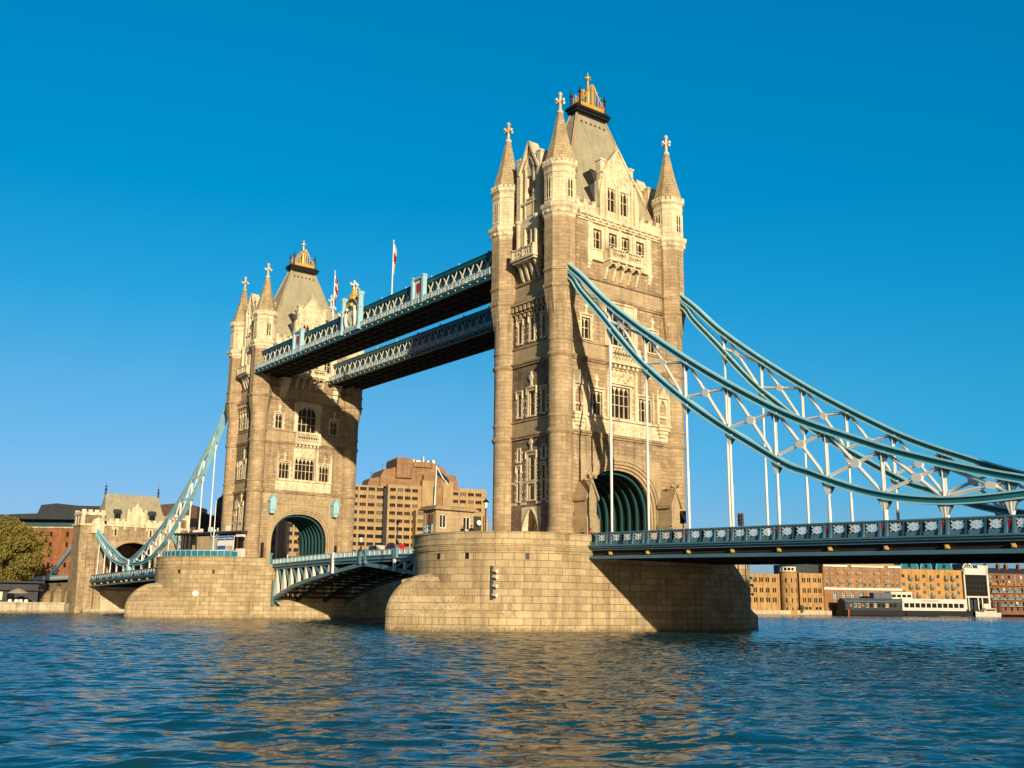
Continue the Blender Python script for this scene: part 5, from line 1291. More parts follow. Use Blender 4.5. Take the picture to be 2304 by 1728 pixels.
mb.build('wall', brick_brown, t); F2 = lambda u, v, d=0.0: FR_(u, v, d+0.4)
for i, h in enumerate(hs): pane(t, F2, *h, mat=(blind if (i*5+i//3) % 4 < 2 else glass), fr=stone_trim, fw_=0.13)
for h in ar:
    mb = MB(); opening(mb, F2, *h, head('round', h[0]+0.15, h[1]-0.15, h[3]-0.1, 8), h[2], -0.35, 0.02); o = mb.build('arched_window', brick_brown, t)
    q = MB(); q.quad(F2(h[0], h[2], -0.3), F2(h[1], h[2], -0.3), F2(h[1], h[3], -0.3), F2(h[0], h[3], -0.3)); q.build('pane', glass_blue, o)
    q = MB()
    for c in (-0.4, 0.4): q.fbox(F2, (h[0]+h[1])/2+c-0.08, (h[0]+h[1])/2+c+0.08, h[2], h[3]-0.3, -0.28, -0.15)
    for z in (7.2, 8.2): q.fbox(F2, h[0]+0.1, h[1]-0.1, z-0.06, z+0.06, -0.28, -0.15)
    q.build('glazing_bar', white, o)
mb = MB(); mb.fbox(FR_, 34.0, 45.6, 19.9, 20.5, 0, 1.0); mb.fbox(FR_, 47.6, 63.6, 19.9, 20.5, 0, 1.0); mb.fbox(FR_, 65.6, 72.2, 19.9, 20.5, 0, 1.0); mb.build('cornice', white, t)
mb = MB(); mb.fbox(FR_, 34.0, 72.2, 20.5, 21.1, -0.4, 0.8); mb.fbox(FR_, 36, 71, 21.0, 22.6, -6, -2); 
for u in (39, 50, 58, 67): mb.fbox(FR_, u-1, u+1, 22.6, 23.6, -5, -3)
mb.build('attic', hotel_stone, t)
mb = MB(); mb.fbox(FR_, 34.0, 72.2, 10.5, 11.3, 0.3, 0.75); mb.build('string_course', white, t)
for c, z in bal:
    mb = MB(); mb.fbox(F2, c-1.15, c+1.15, z-0.15, z, 0, 1.0); mb.fbox(F2, c-1.15, c+1.15, z+0.75, z+0.85, 0.9, 1.0)
    for k in range(9): u = c-1.1+k*0.275; mb.fbox(F2, u-0.05, u+0.05, z, z+0.8, 0.92, 0.99)
    mb.build('balcony', stone_trim, t)
local(t)

# orange brick block with round blue balconies and blue glass vaults
t = thing('domed_apartments', 'orange brick apartment block with three blue glass barrel vaults on top', 'apartment building', (-138.8, 250.79, 0)); t['zb'] = None
hs = []
for c in (73.6, 84.1, 91.5, 101.6):
    for z in (16.0, 12.5, 9.2): hs.append((c-0.75, c+0.75, z, z+1.5))
bd = []
for c in (76.6, 80.2, 87.5, 95.0, 98.4):
    for z in (15.0, 11.3, 7.7): hs.append((c-0.5, c+0.5, z, z+2.2)); bd.append((c, z))
mb = MB(); block(mb, FR_, 72.2, 103.9, 2.0, 19.6, 18, hs, 0.2); mb.build('wall', brick_orange, t); F2 = lambda u, v, d=0.0: FR_(u, v, d+0.2)
for i, h in enumerate(hs): pane(t, F2, *h, mat=glass_blue if i % 3 else glass, fr=blue_mid, fw_=0.13)
for c, z in bd:
    mb = MB(); p = F2(c+0.35, 0, 0.2); mb.lathe([(0.3, z-0.4), (1.0, z-0.05), (1.05, z)], 12, p[0], p[1])
    for zz in (z+0.35, z+0.7, z+1.0): mb.lathe([(1.02, zz), (1.06, zz), (1.06, zz+0.09), (1.02, zz+0.09)], 12, p[0], p[1], cap=False)
    for k in range(10): an = 2*math.pi*k/10; mb.tube([(p[0]+1.04*math.cos(an), p[1]+1.04*math.sin(an), z), (p[0]+1.04*math.cos(an), p[1]+1.04*math.sin(an), z+1.05)], 0.05, 4)
    mb.build('balcony', blue_mid, t)
for a, b, h in ((73.2, 82.2, 4.0), (83.4, 89.2, 3.6), (91.4, 99.8, 4.4)):
    mb = MB(); c, w_ = (a+b)/2, (b-a)/2; pr = [(c+w_*math.cos(math.pi*k/10)*1.0, 19.6+h*math.sin(math.pi*k/10)**0.8) for k in range(11)]
    mb.fext(FR_, pr, -12, -0.6); v = mb.build('glass_vault', glass_blue, t)
    mb = MB()
    for k in range(10): mb.beam(FR_(*pr[k], -0.55), FR_(*pr[k+1], -0.55), 0.25, 0.25)
    mb.build('vault_frame', blue_light, v)
    mb = MB(); mb.fbox(FR_, c-0.7, c+0.7, 20.3, 21.9, -0.62, -0.5); mb.build('vault_window', glass, v)
local(t)

# white framed modern house
t = thing('white_framed_house', 'white framed block with a big dark glass wall and a half round window on top', 'building', (-138.8, 250.79, 0)); t['zb'] = None
mb = MB(); mb.fbox(FR_, 104.4, 117.4, 17.8, 20.6, -10, 0.8); mb.fbox(FR_, 116.6, 117.6, 1.0, 21.9, -10, 0.8); mb.fbox(FR_, 104.4, 105.1, 3.0, 20.6, -10, 0.8); mb.fbox(FR_, 112.5, 117.4, 20.6, 21.9, -8, 0.5); mb.fbox(FR_, 105, 117, 8.0, 8.7, -1, 0.8)
for u in (106.4, 111.4, 113.6): mb.fbox(FR_, u-0.3, u+0.3, 2.5, 8.2, -0.3, 0.5)
mb.fbox(FR_, 114, 117.4, 1.0, 5.5, -1, 0.7); mb.build('frame', pier_white, t)
mb = MB(); mb.fbox(FR_, 105.0, 116.7, 8.6, 17.9, -9, 0.3); mb.build('glass_wall', glass, t)
mb = MB()
for k in range(5): u = 105+11.7*(k+1)/6; mb.fbox(FR_, u-0.06, u+0.06, 8.7, 17.8, 0.3, 0.38)
for z in (10.9, 13.2, 15.5): mb.fbox(FR_, 105.1, 116.6, z-0.06, z+0.06, 0.3, 0.38)
mb.build('glazing_bar', dark_roof, t)
mb = MB(); mb.fbox(FR_, 105, 116.5, 1.0, 8.2, -8, -2.5); mb.build('ground_floor', dark_roof, t)
mb = MB(); pr = [(107.4+2.9*math.cos(math.pi*k/12), 19.2+3.6*math.sin(math.pi*k/12)) for k in range(13)]; mb.fext(FR_, pr, -8, 0.0); v = mb.build('arched_roof', dark_roof, t)
mb = MB()
for k in range(12): mb.beam(FR_(*pr[k], 0.1), FR_(*pr[k+1], 0.1), 0.5, 0.35)
for k in range(1, 12, 2): mb.beam(FR_(107.4, 19.3, 0.1), FR_(*pr[k], 0.1), 0.2, 0.3)
mb.build('fan_window', cream, v)
local(t)

# dark brick terrace on the right edge
t = thing('brick_terrace', 'dark brick terrace with long balconies and chimneys at the right edge', 'terrace', (-138.8, 250.79, 0)); t['zb'] = None
hs = []; rnd = random.Random(21)
for z in (16.4, 14.1, 10.9, 7.9, 5.0, 2.6):
    for k in range(8): c = 119.6+k*3.3; hs.append((c-0.55, c+0.55, z, z+1.5))
mb = MB(); block(mb, FR_, 117.6, 160, 1.0, 18.9, 16, hs, 0.0); mb.build('wall', brick_dark, t)
for i, h in enumerate(hs): pane(t, FR_, *h, mat=curtain if rnd.random() < 0.22 else glass, fr=cream if rnd.random() < 0.4 else dark_roof, fw_=0.13)
for z in (13.7, 10.4, 7.4, 4.6):
    mb = MB(); mb.fbox(FR_, 118.0, 160, z-0.25, z, 0, 1.4)
    mb.build('balcony_slab', brick_tan, t)
    mb = MB()
    for k in range(7): a = 118.5+k*4.2; mb.fbox(FR_, a, a+3.2, z+0.05, z+0.9, 1.25, 1.32)
    mb.build('balcony_rail', blue_mid if z < 11 else brick_brown, t)
mb = MB(); mb.fext(lambda u, v, d: FR_(d, v, -u), [(-0.4, 18.8), (4, 21.2), (12, 21.2), (16, 18.8)], 117.6, 160); mb.build('roof', dark_roof, t)
for u in (120.6, 127.3, 131.6, 138.5):
    mb = MB(); mb.fbox(FR_, u-0.6, u+0.6, 20.0, 22.8, -4.4, -3.0)
    for q in (-0.35, 0.0, 0.35): p = FR_(u+q, 0, -3.7); mb.lathe([(0.13, 22.8), (0.1, 23.4)], 6, p[0], p[1])
    mb.build('chimney', brick_dark, t)
local(t)

# pontoon buildings
t = thing('pier_shed', 'dark grey shed on a black pontoon left of the white pier building', 'shed', (-138.8, 250.79, 0)); t['zb'] = None
mb = MB(); mb.fbox(FR_, 36.2, 63.6, 0.2, 2.3, 5.0, 13.0); mb.build('pontoon', iron, t)
mb = MB(); hs = [(38.6+k*1.9, 40.0+k*1.9, 3.4, 5.0) for k in range(12)]; G = lambda u, v, d=0.0: FR_(u, v, d+11.0); block(mb, G, 36.4, 63.6, 2.3, 5.6, 5.0, hs); mb.build('wall', dark_roof, t)
for i, h in enumerate(hs): pane(t, G, *h, mat=glass if i % 3 else brick_brown, fr=cream if i in (1, 2, 4, 6, 9) else dark_roof, fw_=0.12)
mb = MB(); mb.fext(lambda u, v, d: G(d, v, u), [(0.6, 5.5), (0.4, 6.0), (-2.5, 7.1), (-5.4, 5.6)], 36.0, 63.8); mb.fbox(G, 51.5, 60.2, 7.0, 9.3, -4.8, -1.6); mb.build('roof', plain('slate_grey_sheet', (0.10, 0.12, 0.14), 0.6, var=0.2), t)
local(t)
t = thing('pier_building', 'long white single storey pier building with a name on its fascia', 'pier building', (-138.8, 250.79, 0)); t['zb'] = None
mb = MB(); mb.fbox(FR_, 63.6, 111, 0.2, 2.3, 5.0, 13.5); mb.build('pontoon', iron, t)
hs = [(64.7+k*2.75, 66.9+k*2.75, 3.5, 5.3) for k in range(11)]; mb = MB(); block(mb, G, 63.8, 95.6, 2.3, 7.1, 6.0, hs); mb.build('wall', pier_white, t)
for h in hs: pane(t, G, *h, mat=glass, fr=dark_roof, fw_=0.1)
hs = [(60.6+k*2.5, 62.5+k*2.5, 7.6, 8.7) for k in range(4)]; G3 = lambda u, v, d=0.0: FR_(u, v, d+9.0); mb = MB(); block(mb, G3, 60.0, 70.6, 7.0, 9.8, 4.0, hs); mb.build('upper_cabin', pier_white, t)
for h in hs: pane(t, G3, *h, mat=glass, fr=dark_roof, fw_=0.1)
def text(root, body, F, u, v, size, mat, base=(0, 0, 0), name='lettering', d=0.03):
    cu = bpy.data.curves.new(name, 'FONT'); cu.body = body; cu.size = size; cu.align_x = 'CENTER'; cu.extrude = 0.01
    tmp = bpy.data.objects.new(name+'_curve', cu); COL.objects.link(tmp); bpy.context.view_layer.update()
    me = bpy.data.meshes.new_from_object(tmp.evaluated_get(bpy.context.evaluated_depsgraph_get())); bpy.data.objects.remove(tmp); bpy.data.curves.remove(cu)
    me.name = name; me.materials.clear(); me.materials.append(mat); o = bpy.data.objects.new(name, me); COL.objects.link(o); o.parent = root
    x = (F(1, 0, 0)-F(0, 0, 0)).normalized(); z = Vector((0, 0, 1))
    mm = Matrix((x, z, x.cross(z))).transposed().to_4x4(); mm.translation = F(u, v, d)-Vector(base); o.matrix_basis = mm
    return o
local(t)
text(t, 'HMS PRESIDENT', G, 77.5, 5.85, 1.15, blue_mid, (-138.8, 250.79, 0))
# launch, piles and marker
t = thing('motor_launch', 'small pale motor launch moored right of the white pier building', 'boat', (-138.8, 250.79, 0)); t['zb'] = None
mb = MB(); rg = []
for u, w_, zt_ in ((96.5, 0.2, 2.3), (98.5, 1.2, 2.0), (102, 1.7, 1.7), (106, 1.6, 1.7), (108.6, 1.4, 1.8)): rg.append([FR_(u, 0.05, 15+d) for d in (-w_*0.6, w_*0.6)]+[FR_(u, zt_, 15+d) for d in (w_, -w_)])
mb.loft(rg); mb.build('hull', pier_white, t)
mb = MB(); mb.fext(lambda u, v, d: FR_(u, v, 15+d), [(99.5, 1.7), (106.5, 1.7), (106.0, 3.5), (101.0, 3.5)], -1.2, 1.2); mb.build('cabin', stone_trim, t)
mb = MB(); mb.fbox(FR_, 100.9, 105.8, 2.5, 3.1, 16.2, 16.24); mb.build('cabin_window', glass, t); local(t)
for i, (u, d, h) in enumerate(((108.6, 12, 5.6), (110.8, 13, 5.8))):
    mb = MB(); p = FR_(u, 0, d); mb.lathe([(0.85, -2), (0.85, h), (0.9, h), (0.5, h+0.5)], 10, p[0], p[1]); tag(mb.build('mooring_pile', plain('pile_rust', (0.12, 0.05, 0.04), 0.8) if i == 0 else MATS['pile_rust']), ('thick dark mooring pile beside the motor launch', 'thick dark mooring pile in front of the white framed house')[i], 'mooring pile', 'mooring piles')
mb = MB(); p = FR_(35.7, 0, 14); mb.lathe([(0.28, -1), (0.28, 2.3), (0.05, 2.7)], 8, p[0], p[1]); tag(mb.build('channel_marker', plain('marker_red', (0.55, 0.12, 0.05), 0.5)), 'thin red and white marker post at the left end of the dark shed', 'marker post')
mb = MB(); p = FR_(21.7, 0, 3); mb.ball((p[0], p[1], 3.0), 1.0, 8, 6); mb.lathe([(0.5, 1.2), (0.3, 2.4)], 6, p[0], p[1]); tag(mb.build('shrub', leaf2), 'small dark bush on the quay below the tan turret', 'shrub')

# ------------------------------------------------------------------ hotel behind the central span
HB = (-166.51, 82.31, 0); FH = bframe(HB[0], HB[1], 0.2391, 0.971)
t = thing('stepped_hotel', 'big stepped brown concrete hotel seen between the two bridge towers', 'hotel', HB); t['zb'] = None
cells = []
def wing(u0, u1, ztop, d, cols, rows, wh=1.2, wd=2.1, mat=hotel_stone, dep=14):
    hs = [(c-wd/2, c+wd/2, z-wh/2, z+wh/2) for c in cols for z in rows]
    G = lambda u, v, dd=0.0: FH(u, v, d+dd)
    mb = MB(); block(mb, G, u0, u1, 2.0, ztop, dep, hs); z = ztop-0.9
    for r_ in rows: mb.fbox(G, u0, u1, r_-wh/2-0.16, r_-wh/2, 0, 0.14)
    mb.build('wall', mat, t); cells.extend((G, h) for h in hs)
rows = [40.2-2.6*k for k in range(13)]
wing(11.6, 23.4, 41.9, 3.0, [13.35+2.6*k for k in range(4)], rows)
wing(23.4, 27.4, 43.8, 3.6, [], [])
wing(31.0, 34.6, 43.8, 3.6, [], [])
wing(20.5, 34.6, 33.5, 6.5, [22.0+2.6*k for k in range(5)], rows[3:], mat=hotel_stone)
wing(34.6, 48.0, 42.2, 1.0, [36.4+2.9*k for k in range(4)], rows[0:10], wd=2.3)
wing(-1.0, 10.6, 41.4, 1.0, [0.8+2.9*k for k in range(4)], rows, wd=2.3)
wing(-22.0, -1.0, 41.0, 0.0, [-20+2.9*k for k in range(7)], rows, wd=2.3)
cells.sort(key=lambda c: -c[1][2])
vis = [c for c in cells if c[1][2] > 10][:100]; rest = [c for c in cells if c not in vis]
for i, (G, h) in enumerate(vis): pane(t, G, *h, mat=(glass, pane_brown, glass, blind)[i*7 % 4] if i % 3 else glass, fr=hotel_clad, d=-0.3, bars=2, fw_=0.09)
mb = MB()
for G, h in rest: mb.quad(G(h[0], h[2], -0.3), G(h[1], h[2], -0.3), G(h[1], h[3], -0.3), G(h[0], h[3], -0.3))
o = mb.build('lower_windows', glass, t); o['kind'] = 'stuff'
mb = MB()
for pr, d0, d1 in (([(5.2, 41.3), (11.0, 41.3), (11.0, 44.5), (9.0, 44.4), (6.0, 43.9)], -8, 0.3), ([(9.2, 41.4), (37.8, 41.4), (36.3, 46.5), (33.2, 46.6), (32.2, 48.6), (28.2, 50.2), (20.2, 50.0), (19.8, 48.0), (14.2, 48.0), (12.6, 47.4), (10.6, 47.2), (9.4, 44.6)], -12, 1.2), ([(14.6, 44.5), (20.3, 44.5), (20.3, 51.2), (15.0, 51.4), (14.6, 50.8)], -10, 2.4), ([(23.4, 41.9), (34.6, 41.9), (33.4, 45.6), (24.2, 45.8)], -10, 3.2), ([(28.6, 10), (31.0, 10), (31.0, 44.4), (28.6, 44.4)], 1.0, 3.0), ([(20.6, 48.5), (27.6, 48.5), (27.6, 50.4), (20.6, 50.2)], -10, 2.0)): mb.fext(FH, pr, d0, d1)
mb.build('clad_roof_storey', hotel_clad, t)
mb = MB()
for u, h, w_ in ((21.5, 1.2, 1.2), (23.5, 1.0, 1.6), (25.3, 2.4, 0.5), (27.0, 1.1, 0.8), (29.0, 1.4, 1.0)): mb.fbox(FH, u-w_/2, u+w_/2, 50.0, 50.3+h, -3, -1.5)
mb.build('roof_plant', cream, t)
mb = MB()
for u, h, z in ((7.0, 3.2, 43.8), (10.8, 2.6, 47.0), (12.8, 1.6, 47.2), (31.2, 1.6, 49.0), (40.0, 1.4, 42.0)): p = FH(u, 0, -2); mb.lathe([(0.07, z), (0.05, z+h)], 5, p[0], p[1]); mb.fbox(FH, u-0.5, u+0.5, z+h*0.7, z+h*0.72, -2.05, -1.95)
mb.build('aerial', iron, t)
mb = MB(); mb.fbox(FH, 10.5, 11.7, 2, 40.6, -3, 2.2); mb.build('gap_shade', iron, t)  # solid black strip painting the shade in the gap between wings
local(t, HB)

# ------------------------------------------------------------------ left bank buildings
LB = (-185.44, -16.74, 0); FLb = bframe(LB[0], LB[1], 0.6155, 0.7881)
t = thing('brick_offices', 'red brick building with small arched windows and a dark glass roof, left', 'office building', LB); t['zb'] = None
hs = []
for k in range(11):
    for c in (-7.6+4.9*k, -5.4+4.9*k) if k % 2 else (-7.4+4.9*k,):
        if c > 33: continue
        for z in (20.5, 17.6, 14.8, 11.9): hs.append((c-0.42, c+0.42, z, z+1.45))
mb = MB(); block(mb, FLb, -12, 35, 2.0, 23.1, 14, hs); mb.build('wall', brick_red, t)
for h in hs:
    mb = MB(); opening(mb, FLb, *h, head('round', h[0]+0.06, h[1]-0.06, h[3]-0.05), h[2], -0.3, -0.05); mb.fbox(FLb, h[0]-0.12, h[1]+0.12, h[2]-0.14, h[2], 0, 0.12); o = mb.build('window', brick_red, t)
    q = MB(); q.quad(FLb(h[0], h[2], -0.28), FLb(h[1], h[2], -0.28), FLb(h[1], h[3], -0.28), FLb(h[0], h[3], -0.28)); q.build('pane', glass, o)
mb = MB(); mb.fbox(FLb, -12, 35.2, 22.9, 23.25, -0.3, 0.35); mb.build('cornice', quay, t)
mb = MB(); mb.fext(lambda u, v, d: FLb(d, v, -u), [(0.8, 23.2), (2.0, 25.4), (9, 25.6), (9, 23.2)], -12, 35); mb.build('glass_attic', plain('roof_glazing', (0.05, 0.10, 0.11), 0.2, var=0.25, spec=0.6), t)
mb = MB(); mb.fext(FLb, [(-12, 25.3), (35, 25.3), (35, 29.0), (20, 29.2), (13.6, 29.8), (9.3, 29.3), (8.4, 26.9), (-12, 26.1)], -12, 1.6); mb.build('roof', dark_roof, t)
local(t, LB)
t = thing('bronze_roofed_block', 'dark building with a low bronze roof behind the left chain', 'building', LB); t['zb'] = None
mb = MB(); mb.fext(FLb, [(37, 2), (49.5, 2), (49.5, 30.6), (45.5, 31.6), (38.5, 31.0), (37, 29.0)], -22, -12); mb.build('roof_storey', bronze, t)
mb = MB(); mb.fbox(FLb, 37, 49.5, 24.5, 27.0, -12, -11.7); mb.build('window_band', glass, t)
mb = MB(); mb.fext(FLb, [(49.5, 2), (60, 2), (60, 26.2), (52, 28.6), (49.5, 29.2)], -22, -13); mb.build('lower_wing', dark_roof, t); local(t, LB)
t = thing('dark_office_tower', 'almost black office block showing left of the far bridge tower', 'office block', LB); t['zb'] = None
mb = MB(); mb.fext(FLb, [(58.4, 2), (76, 2), (76, 32.6), (60.2, 32.6), (58.9, 31.6), (58.4, 27.5)], -16, 0.5); mb.build('facade', lead, t)
mb = MB()
for z in range(8, 32, 3): mb.fbox(FLb, 58.8, 76, z, z+1.6, 0.5, 0.53)
mb.build('window_band', glass, t); local(t, LB)

# trees
def tree(name, label, x, y, z0, h, cr, leafm, seed, n=9000, ls=0.42, zlo=0.28, group=None):
    rnd = random.Random(seed); t = thing(name, label, 'tree', (x, y, z0), 0, group); t['zb'] = None
    mb = MB(); tips = []
    mb.tube([(0, 0, -0.3), (0.1, 0.05, h*0.15), (-0.1, 0.1, h*0.32), (0.05, 0, h*0.55)], [cr*0.07, cr*0.055, cr*0.045, cr*0.02], 8)
    for k in range(14):
        a = rnd.uniform(0, 6.28); b = rnd.uniform(h*0.15, h*0.5); L_ = cr*rnd.uniform(0.5, 0.85); e = rnd.uniform(0.3, 1.2)
        p1 = Vector((0, 0, b)); p2_ = p1+Vector((math.cos(a)*L_*0.5, math.sin(a)*L_*0.5, L_*0.35*e)); p3 = p1+Vector((math.cos(a)*L_, math.sin(a)*L_, L_*0.75*e))
        mb.tube([p1, p2_, p3], [cr*0.03, cr*0.02, cr*0.006], 5); tips.append(p3)
    mb.build('trunk', bark, t, (0, 0, 0))
    cl = []
    for k in range(60):
        u = rnd.uniform(-1, 1); a = rnd.uniform(0, 6.28); r_ = rnd.uniform(0.35, 1.0)**0.6; s_ = math.sqrt(1-u*u)
        c = Vector((math.cos(a)*s_*cr*r_*0.86, math.sin(a)*s_*cr*r_*0.86, h*(zlo+0.5*(1-zlo))+u*h*0.5*(1-zlo)*r_*0.88)); cl.append((c, cr*rnd.uniform(0.16, 0.3)))
    mb = MB()
    for k in range(n):
        c, r_ = rnd.choice(cl); v = Vector((rnd.gauss(0, 1), rnd.gauss(0, 1), rnd.gauss(0, 0.8)))
        p = c+v.normalized()*r_*rnd.uniform(0.3, 1.0)**0.5
        a = Vector((rnd.gauss(0, 1), rnd.gauss(0, 1), rnd.gauss(0, 1))).normalized(); b = a.orthogonal().normalized(); s_ = ls*rnd.uniform(0.6, 1.3)
        mb.add([p-a*s_*0.6, p+b*s_*0.35, p+a*s_*0.6, p-b*s_*0.35], [(0, 1, 2, 3)])
    mb.build('crown', leafm, t, (0, 0, 0))
    return t
tree('plane_tree', 'big round olive brown tree in leaf at the left edge', -147.2, -25.2, 2.2, 22.3, 10.4, leaf, 3, 19000, 0.5, 0.14)
tree('plane_tree', 'shorter brown tree partly behind the big olive tree', -162.0, -20.5, 2.2, 15.0, 6.0, leaf, 8, 5000, 0.45, 0.2)
# low dark pavilion and the parasol stand on the quay
PBs = (-140.0, -34.0, 0)
t = thing('riverside_cafe', 'long low dark cafe pavilion under the trees on the left bank', 'cafe', PBs); t['zb'] = None; FP = frame((-140, -34, 0), (0, 1, 0), (1, 0, 0))
hs = [(-30+k*2.6, -28.2+k*2.6, 2.6, 4.9) for k in range(16)]
mb = MB(); block(mb, FP, -32, 16, 2.2, 7.0, 7, hs); mb.build('wall', lead, t)
for i, h in enumerate(hs): pane(t, FP, *h, mat=curtain if i % 6 == 2 else (brick_brown if i % 3 else glass), fr=iron, fw_=0.12)
mb = MB(); mb.fbox(FP, -33, 17, 6.9, 7.3, -7.5, 1.4); mb.fbox(FP, -33, 17, 5.1, 5.35, 0, 1.2); mb.build('roof', lead, t); local(t, PBs)
t = thing('parasol', 'wide buff parasol on the quay edge left of the gatehouse', 'parasol', (-132.6, -24.2, 2.2))
mb = MB(); mb.lathe([(2.3, 4.35), (2.35, 4.5), (1.2, 5.1), (0.1, 5.55)], 12, 0, 0, cap=False); mb.build('canopy', plain('canvas', (0.42, 0.34, 0.22), 0.9), t)
mb = MB(); mb.lathe([(0.07, 2.2), (0.06, 5.4)], 8); mb.lathe([(0.5, 2.2), (0.45, 2.35)], 10); mb.build('pole', iron, t)
for i, (dx, dy) in enumerate(((0.6, -1.9), (1.0, -0.6), (0.9, 0.4), (0.8, 1.6))):
    t = thing('cafe_table', 'round white cloth covered table under the buff parasol', 'table', (-132.4+dx*0.6, -24.0+dy, 2.2), 0, 'tables under the parasol')
    mb = MB(); mb.lathe([(0.5, 2.35), (0.42, 2.9), (0.45, 2.95), (0.02, 2.97)], 12); mb.build('tablecloth', white, t)
    mb = MB(); mb.lathe([(0.28, 2.2), (0.05, 2.25), (0.05, 2.9)], 8); mb.build('stand', iron, t)

# ------------------------------------------------------------------ on the far pier: glass canopy, banner, mast
t = thing('glass_pavilion', 'flat roofed glass ticket pavilion on the far pier beside the tower', 'pavilion', (-50.0, -17.3, 9.0)); FK = frame((0, 0, 0), (0.942, 0.337, 0), (0.337, -0.942, 0))
mb = MB()
for z0, z1, e in ((14.35, 14.5, 0.25), (14.5, 14.75, 0.5)):
    p0, p1 = FK(-0.3, 0, e), FK(17.0, 0, e); q = [(p0[0], p0[1]), (p1[0], p1[1]), (p1[0], 6.4), (p0[0], 6.4)]
    mb.loft([[(x, y, z0) for x, y in q], [(x, y, z1) for x, y in q]])
mb.build('roof', lead, t)
mb = MB()
for u in (0.2, 1.6, 2.3, 3.4, 5.2, 10.8, 15.5): mb.fbox(FK, u-0.09, u+0.09, 9.0, 14.35, -0.2, 0.0)
mb.build('column', bronze, t)
mb = MB(); mb.fbox(FK, 0.2, 15.5, 9.0, 14.35, -1.0, -0.9); mb.build('glass_wall', glass, t)
mb = MB(); mb.fbox(FK, 5.7, 9.9, 9.0, 14.0, -1.2, 0.15); mb.build('stone_block', ashlar, t)
mb = MB(); mb.fbox(FK, 3.6, 5.4, 10.6, 12.6, -0.85, -0.6); mb.build('ashlar_panel', ashlar, t)  # plain ashlar panel set before the glass
mb = MB(); mb.fbox(FK, 10.1, 15.4, 9.0, 11.4, -0.85, -0.3); mb.build('lower_wall', ashlar, t)
mb = MB(); mb.fbox(FK, 15.6, 17.0, 9.0, 11.7, -0.6, 0.25); mb.fbox(FK, 15.5, 17.1, 13.7, 14.1, -0.4, 0.35); mb.build('ticket_booth', cream, t)
mb = MB()
for u, w_, h in ((4.0, 0.9, 0.5), (5.2, 0.6, 0.7), (7.8, 0.5, 0.9), (8.4, 0.7, 0.5)): mb.fbox(FK, u-w_/2, u+w_/2, 14.75, 14.75+h, -1.2, -0.5)
mb.fbox(FK, 12.2, 13.2, 14.75, 15.75, -0.5, -0.3); mb.build('roof_plant', cream, t)
t = thing('exhibition_banner', 'blue and white printed banner on the far pier beside the tower', 'banner', (-38.0, -13.0, 9.0)); FN = frame((-12.0, -4.3, 0), (0.942, 0.337, 0), (0.337, -0.942, 0))
e_ = 0.55
mb = MB(); mb.fbox(FN, 11.3, 15.4, 11.5, 13.9, e_-0.06, e_); mb.fbox(FN, 11.3, 11.42, 9.0, 11.5, e_-0.06, e_); mb.fbox(FN, 15.28, 15.4, 9.0, 11.5, e_-0.06, e_); mb.build('sheet', white, t)
mb = MB(); mb.fbox(FN, 11.38, 15.32, 13.15, 13.85, e_, e_+0.02); mb.build('blue_header', banner_blue, t)
mb = MB(); mb.fbox(FN, 11.38, 13.4, 11.6, 12.25, e_, e_+0.02); mb.build('blue_field', banner_blue, t)
mb = MB(); mb.fbox(FN, 13.6, 15.1, 11.6, 12.2, e_, e_+0.02); mb.build('picture', plain('poster_pink', (0.6, 0.35, 0.3), 0.7, var=0.4, scale=2), t)
text(t, 'Tower Bridge  Exhibition', FN, 13.35, 13.37, 0.36, white, (0, 0, 9.0), d=e_+0.03)
def mast(name, label, cat, x, y, z0, h, mat, group=None):
    t = thing(name, label, cat, (x, y, z0), 0, group)
    mb = MB(); mb.lathe([(0.42, z0), (0.42, z0+0.5), (0.3, z0+0.7), (0.26, z0+2.2), (0.36, z0+2.4), (0.2, z0+2.6), (0.16, z0+h*0.42)], 8); mb.build('base', mat, t)
    mb = MB(); mb.lathe([(0.1, z0+h*0.4), (0.07, z0+h*0.9), (0.02, z0+h)], 8); mb.build('shaft', white, t)
    mb = MB()
    for s_ in (-1, 1): mb.tube([(0, 0, z0+h*0.42), (0, s_*0.5, z0+h*0.45), (0, s_*0.62, z0+h*0.5)], 0.07, 6); mb.box(-0.12, 0.12, s_*0.62-0.12, s_*0.62+0.12, z0+h*0.5, z0+h*0.57)
    mb.build('lamp_arm', mat, t); return t
mast('flood_mast', 'slim mast with pale blue base in front of the glass pavilion', 'mast', -40.0, -14.4, 9.0, 11.2, blue_light)
t = thing('glass_railing', 'pale blue railing on the parapet of the far pier', 'railing', (-47, -17, 10.1)); 
mb = MB()
pts = [(-D+(PR-0.35)*math.cos(a), -PY+(PR-0.35)*math.sin(a)) for a in [R(d_) for d_ in range(-92, -2, 6)]]
for (x0, y0), (x1, y1) in zip(pts[:-1], pts[1:]):
    mb.beam((x0+47, y0+17, 11.1), (x1+47, y1+17, 11.1), 0.08, 0.1); mb.tube([(x0+47, y0+17, 10.1), (x0+47, y0+17, 11.15)], 0.05, 6)
mb.build('rail', blue_light, t)
mb = MB()
for (x0, y0), (x1, y1) in zip(pts[:-1], pts[1:]): mb.beam((x0+47, y0+17, 10.6), (x1+47, y1+17, 10.6), 0.02, 0.8)
mb.build('panel', glass_blue, t)

